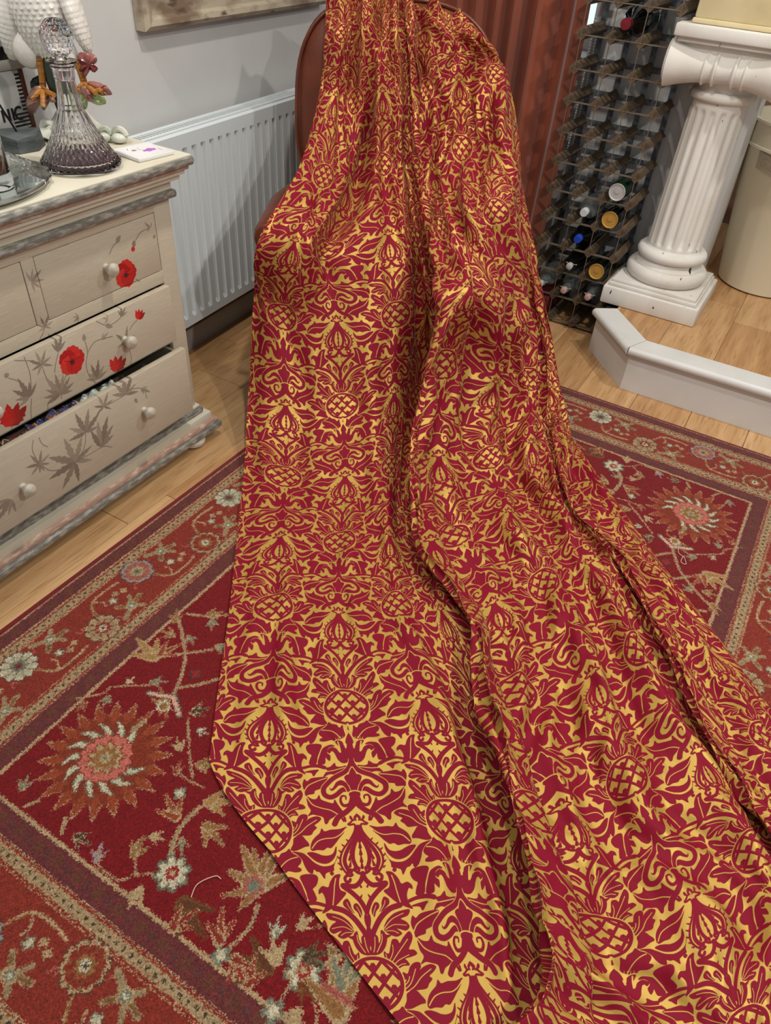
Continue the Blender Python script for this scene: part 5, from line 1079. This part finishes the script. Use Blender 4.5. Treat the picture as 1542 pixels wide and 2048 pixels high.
# gathers over the chair back
A = 0.026*(1-sm(RV, -4.2, -0.6))*(0.75+0.35*np.sin(CV*1.9+1))
D += A*np.sin(2*np.pi*(0.70*CV+0.14*np.sin(RV*0.9+CV))) + 0.28*A*np.sin(2*np.pi*(1.7*CV+0.3*np.sin(RV*0.8)+0.2))
# named folds: (c0, r0, c1, r1, height, width in c)
FOLDS = [(0.9, 2.6, 1.45, 6.6, .022, .18), (1.25, 3.2, 1.75, 7.6, -.012, .16), (0.2, 3.2, 0.75, 6.2, .015, .22), (-0.9, 2.8, -0.75, 5.4, .013, .2), (0.35, 2.2, 1.2, 4.2, -.010, .15), (-0.5, 3.0, -0.1, 5.0, .010, .2), (-1.3, 0.2, -1.25, 5.0, .012, .16), (0.5, 0.6, 0.6, 2.6, .014, .2), (-0.4, 0.4, -0.5, 2.4, .010, .2),
         (0.75, -4.2, 0.45, -2.4, -.030, .20), (0.45, -2.4, 0.0, -0.8, -.045, .22), (0.95, -3.2, 0.75, -1.6, .020, .2), (-0.2, -2.2, -0.75, -0.4, .020, .25), (-1.25, -1.2, -1.0, 0.6, .015, .18),
         (4.5, 0.5, 4.55, 4.0, -.022, .20), (4.55, 4.0, 4.6, 7.5, -.018, .22), (5.0, 1.5, 5.05, 6.0, .014, .22), (5.5, 1.0, 5.45, 5.0, -.020, .20), (5.45, 5.0, 5.6, 8.0, -.018, .22), (6.1, 1.5, 6.0, 5.0, .016, .20), (4.1, 3.4, 4.0, 6.0, .012, .18), (3.75, 4.5, 3.65, 7.5, -.014, .14),
         (8.5, 2.5, 8.45, 7.0, -.018, .18), (9.0, 2.5, 9.0, 7.0, .012, .2), (4.9, 5.6, 5.6, 6.4, .016, .22), (4.2, 6.2, 5.3, 6.0, -.012, .16), (5.9, 5.8, 6.2, 7.2, .016, .2), (4.4, 7.0, 5.4, 7.6, .014, .2), (3.6, 0.2, 3.7, 2.4, .012, .14), (4.8, -1.6, 4.6, 0.8, -.014, .18), (5.6, -1.8, 5.5, 0.5, -.016, .18), (1.3, -1.2, 1.45, 2.0, .010, .14)]
for c0, r0, c1, r1, h, w in FOLDS:
    d_ = np.array([c1-c0, r1-r0]); L2 = d_ @ d_; t = np.clip(((CV-c0)*d_[0]+(RV-r0)*d_[1])/L2, 0, 1); cx = c0+t*d_[0]
    rr0 = np.where(RV < min(r0, r1), min(r0, r1)-RV, np.where(RV > max(r0, r1), RV-max(r0, r1), 0))
    D += h*np.exp(-((CV-cx)/w)**2-(rr0/0.55)**2)
wr_ = np.random.default_rng(5)
right = sm(CV, 2.2, 4.0)
wc = CV+0.25*np.sin(RV*1.7+CV*0.9)+0.12*np.sin(RV*4.1-CV*2.3); wv = RV+0.3*np.sin(CV*1.9+RV*0.7)
for k in range(30):
    kc = wr_.uniform(2.0, 8.5); kr = wr_.uniform(-3.0, 3.0); s_ = np.sin(kc*wc+kr*wv+wr_.uniform(0, 6.3)); am = 5.0/(kc*kc+kr*kr)**0.5
    D += (0.0008+0.0021*right)*am*(1-2*np.abs(s_) if k % 3 else s_)
D *= (1-0.9*sm(CV, 8.9, 9.6))*(1-0.7*sm(CV, 5.8, 6.6)*(1-sm(RV, -1.5, 0.5)))
P = P+Nn*D[..., None]
fl_ = 0.0128+0.0006*np.sin(CV*5)*np.sin(RV*4)
low = P[..., 2] < fl_+0.004; P[..., 2] = np.where(low, fl_+0.004*np.exp((P[..., 2]-fl_-0.004)/0.012), P[..., 2])
v = P.reshape(-1, 3); uvs = np.stack([(CV.ravel()+1)/2, RV.ravel()/2], 1)
ii, jj = np.meshgrid(np.arange(NU), np.arange(NV), indexing='ij'); a = (ii*(NV+1)+jj).ravel()
faces = np.stack([a, a+NV+1, a+NV+2, a+1], 1)
me = bpy.data.meshes.new('brocade_cloth'); me.vertices.add(len(v)); me.vertices.foreach_set('co', v.astype(np.float32).ravel())
me.loops.add(faces.size); me.loops.foreach_set('vertex_index', faces.astype(np.int32).ravel()); me.polygons.add(len(faces)); me.polygons.foreach_set('loop_start', np.arange(0, faces.size, 4, dtype=np.int32))
me.update(calc_edges=True); ul = me.uv_layers.new(name='UVMap'); ul.data.foreach_set('uv', uvs[faces.ravel()].astype(np.float32).ravel()); me.polygons.foreach_set('use_smooth', np.ones(len(faces), bool)); me.validate()
cloth = bpy.data.objects.new('brocade_cloth', me); COL.objects.link(cloth)
tag(cloth, 'crimson and gold pineapple brocade cloth draped over the armchair and trailing across the rug', 'cloth')
m = bpy.data.materials.new('pineapple_brocade'); m.use_nodes = True; me.materials.append(m); N = m.node_tree.nodes; L = m.node_tree.links; b = N['Principled BSDF']
uvn = N.new('ShaderNodeUVMap'); uvn.uv_map = 'UVMap'; ti = N.new('ShaderNodeTexImage'); ti.image = IM_tile; ti.interpolation = 'Linear'; L.new(uvn.outputs[0], ti.inputs[0])
mp = N.new('ShaderNodeMapping'); mp.inputs['Scale'].default_value = (46, 200, 1); L.new(uvn.outputs[0], mp.inputs[0])
nz = N.new('ShaderNodeTexNoise'); nz.inputs['Scale'].default_value = 6; nz.inputs['Detail'].default_value = 2; L.new(mp.outputs[0], nz.inputs['Vector'])
def mixc(fac, c1, c2):
    x = N.new('ShaderNodeMix'); x.data_type = 'RGBA'
    if fac is not None: L.new(fac, x.inputs[0])
    x.inputs[6].default_value = (*c1, 1); x.inputs[7].default_value = (*c2, 1); return x
g1 = mixc(nz.outputs['Fac'], rgb(170, 133, 54), rgb(208, 172, 90)); r1 = mixc(nz.outputs['Fac'], rgb(120, 3, 32), rgb(140, 6, 40))
mx = N.new('ShaderNodeMix'); mx.data_type = 'RGBA'; L.new(ti.outputs[0], mx.inputs[0]); L.new(r1.outputs[2], mx.inputs[6]); L.new(g1.outputs[2], mx.inputs[7]); L.new(mx.outputs[2], b.inputs['Base Color'])
ro = N.new('ShaderNodeMapRange'); L.new(ti.outputs[0], ro.inputs[0]); ro.inputs[3].default_value = 0.70; ro.inputs[4].default_value = 0.46; L.new(ro.outputs[0], b.inputs['Roughness'])
mr = N.new('ShaderNodeMapRange'); L.new(ti.outputs[0], mr.inputs[0]); mr.inputs[3].default_value = 0.0; mr.inputs[4].default_value = 0.35; L.new(mr.outputs[0], b.inputs['Metallic'])
b.inputs['Sheen Weight'].default_value = 0.10; b.inputs['Specular IOR Level'].default_value = 0.22; b.inputs['Sheen Roughness'].default_value = 0.25; b.inputs['Sheen Tint'].default_value = (1.0, 0.85, 0.85, 1)
ad = N.new('ShaderNodeMath'); ad.operation = 'MULTIPLY_ADD'; L.new(nz.outputs['Fac'], ad.inputs[0]); ad.inputs[1].default_value = 0.25; L.new(ti.outputs[0], ad.inputs[2])
bpn = N.new('ShaderNodeBump'); bpn.inputs['Strength'].default_value = 0.35; bpn.inputs['Distance'].default_value = 0.0012; bpn.invert = True; L.new(ad.outputs[0], bpn.inputs['Height']); L.new(bpn.outputs[0], b.inputs['Normal'])
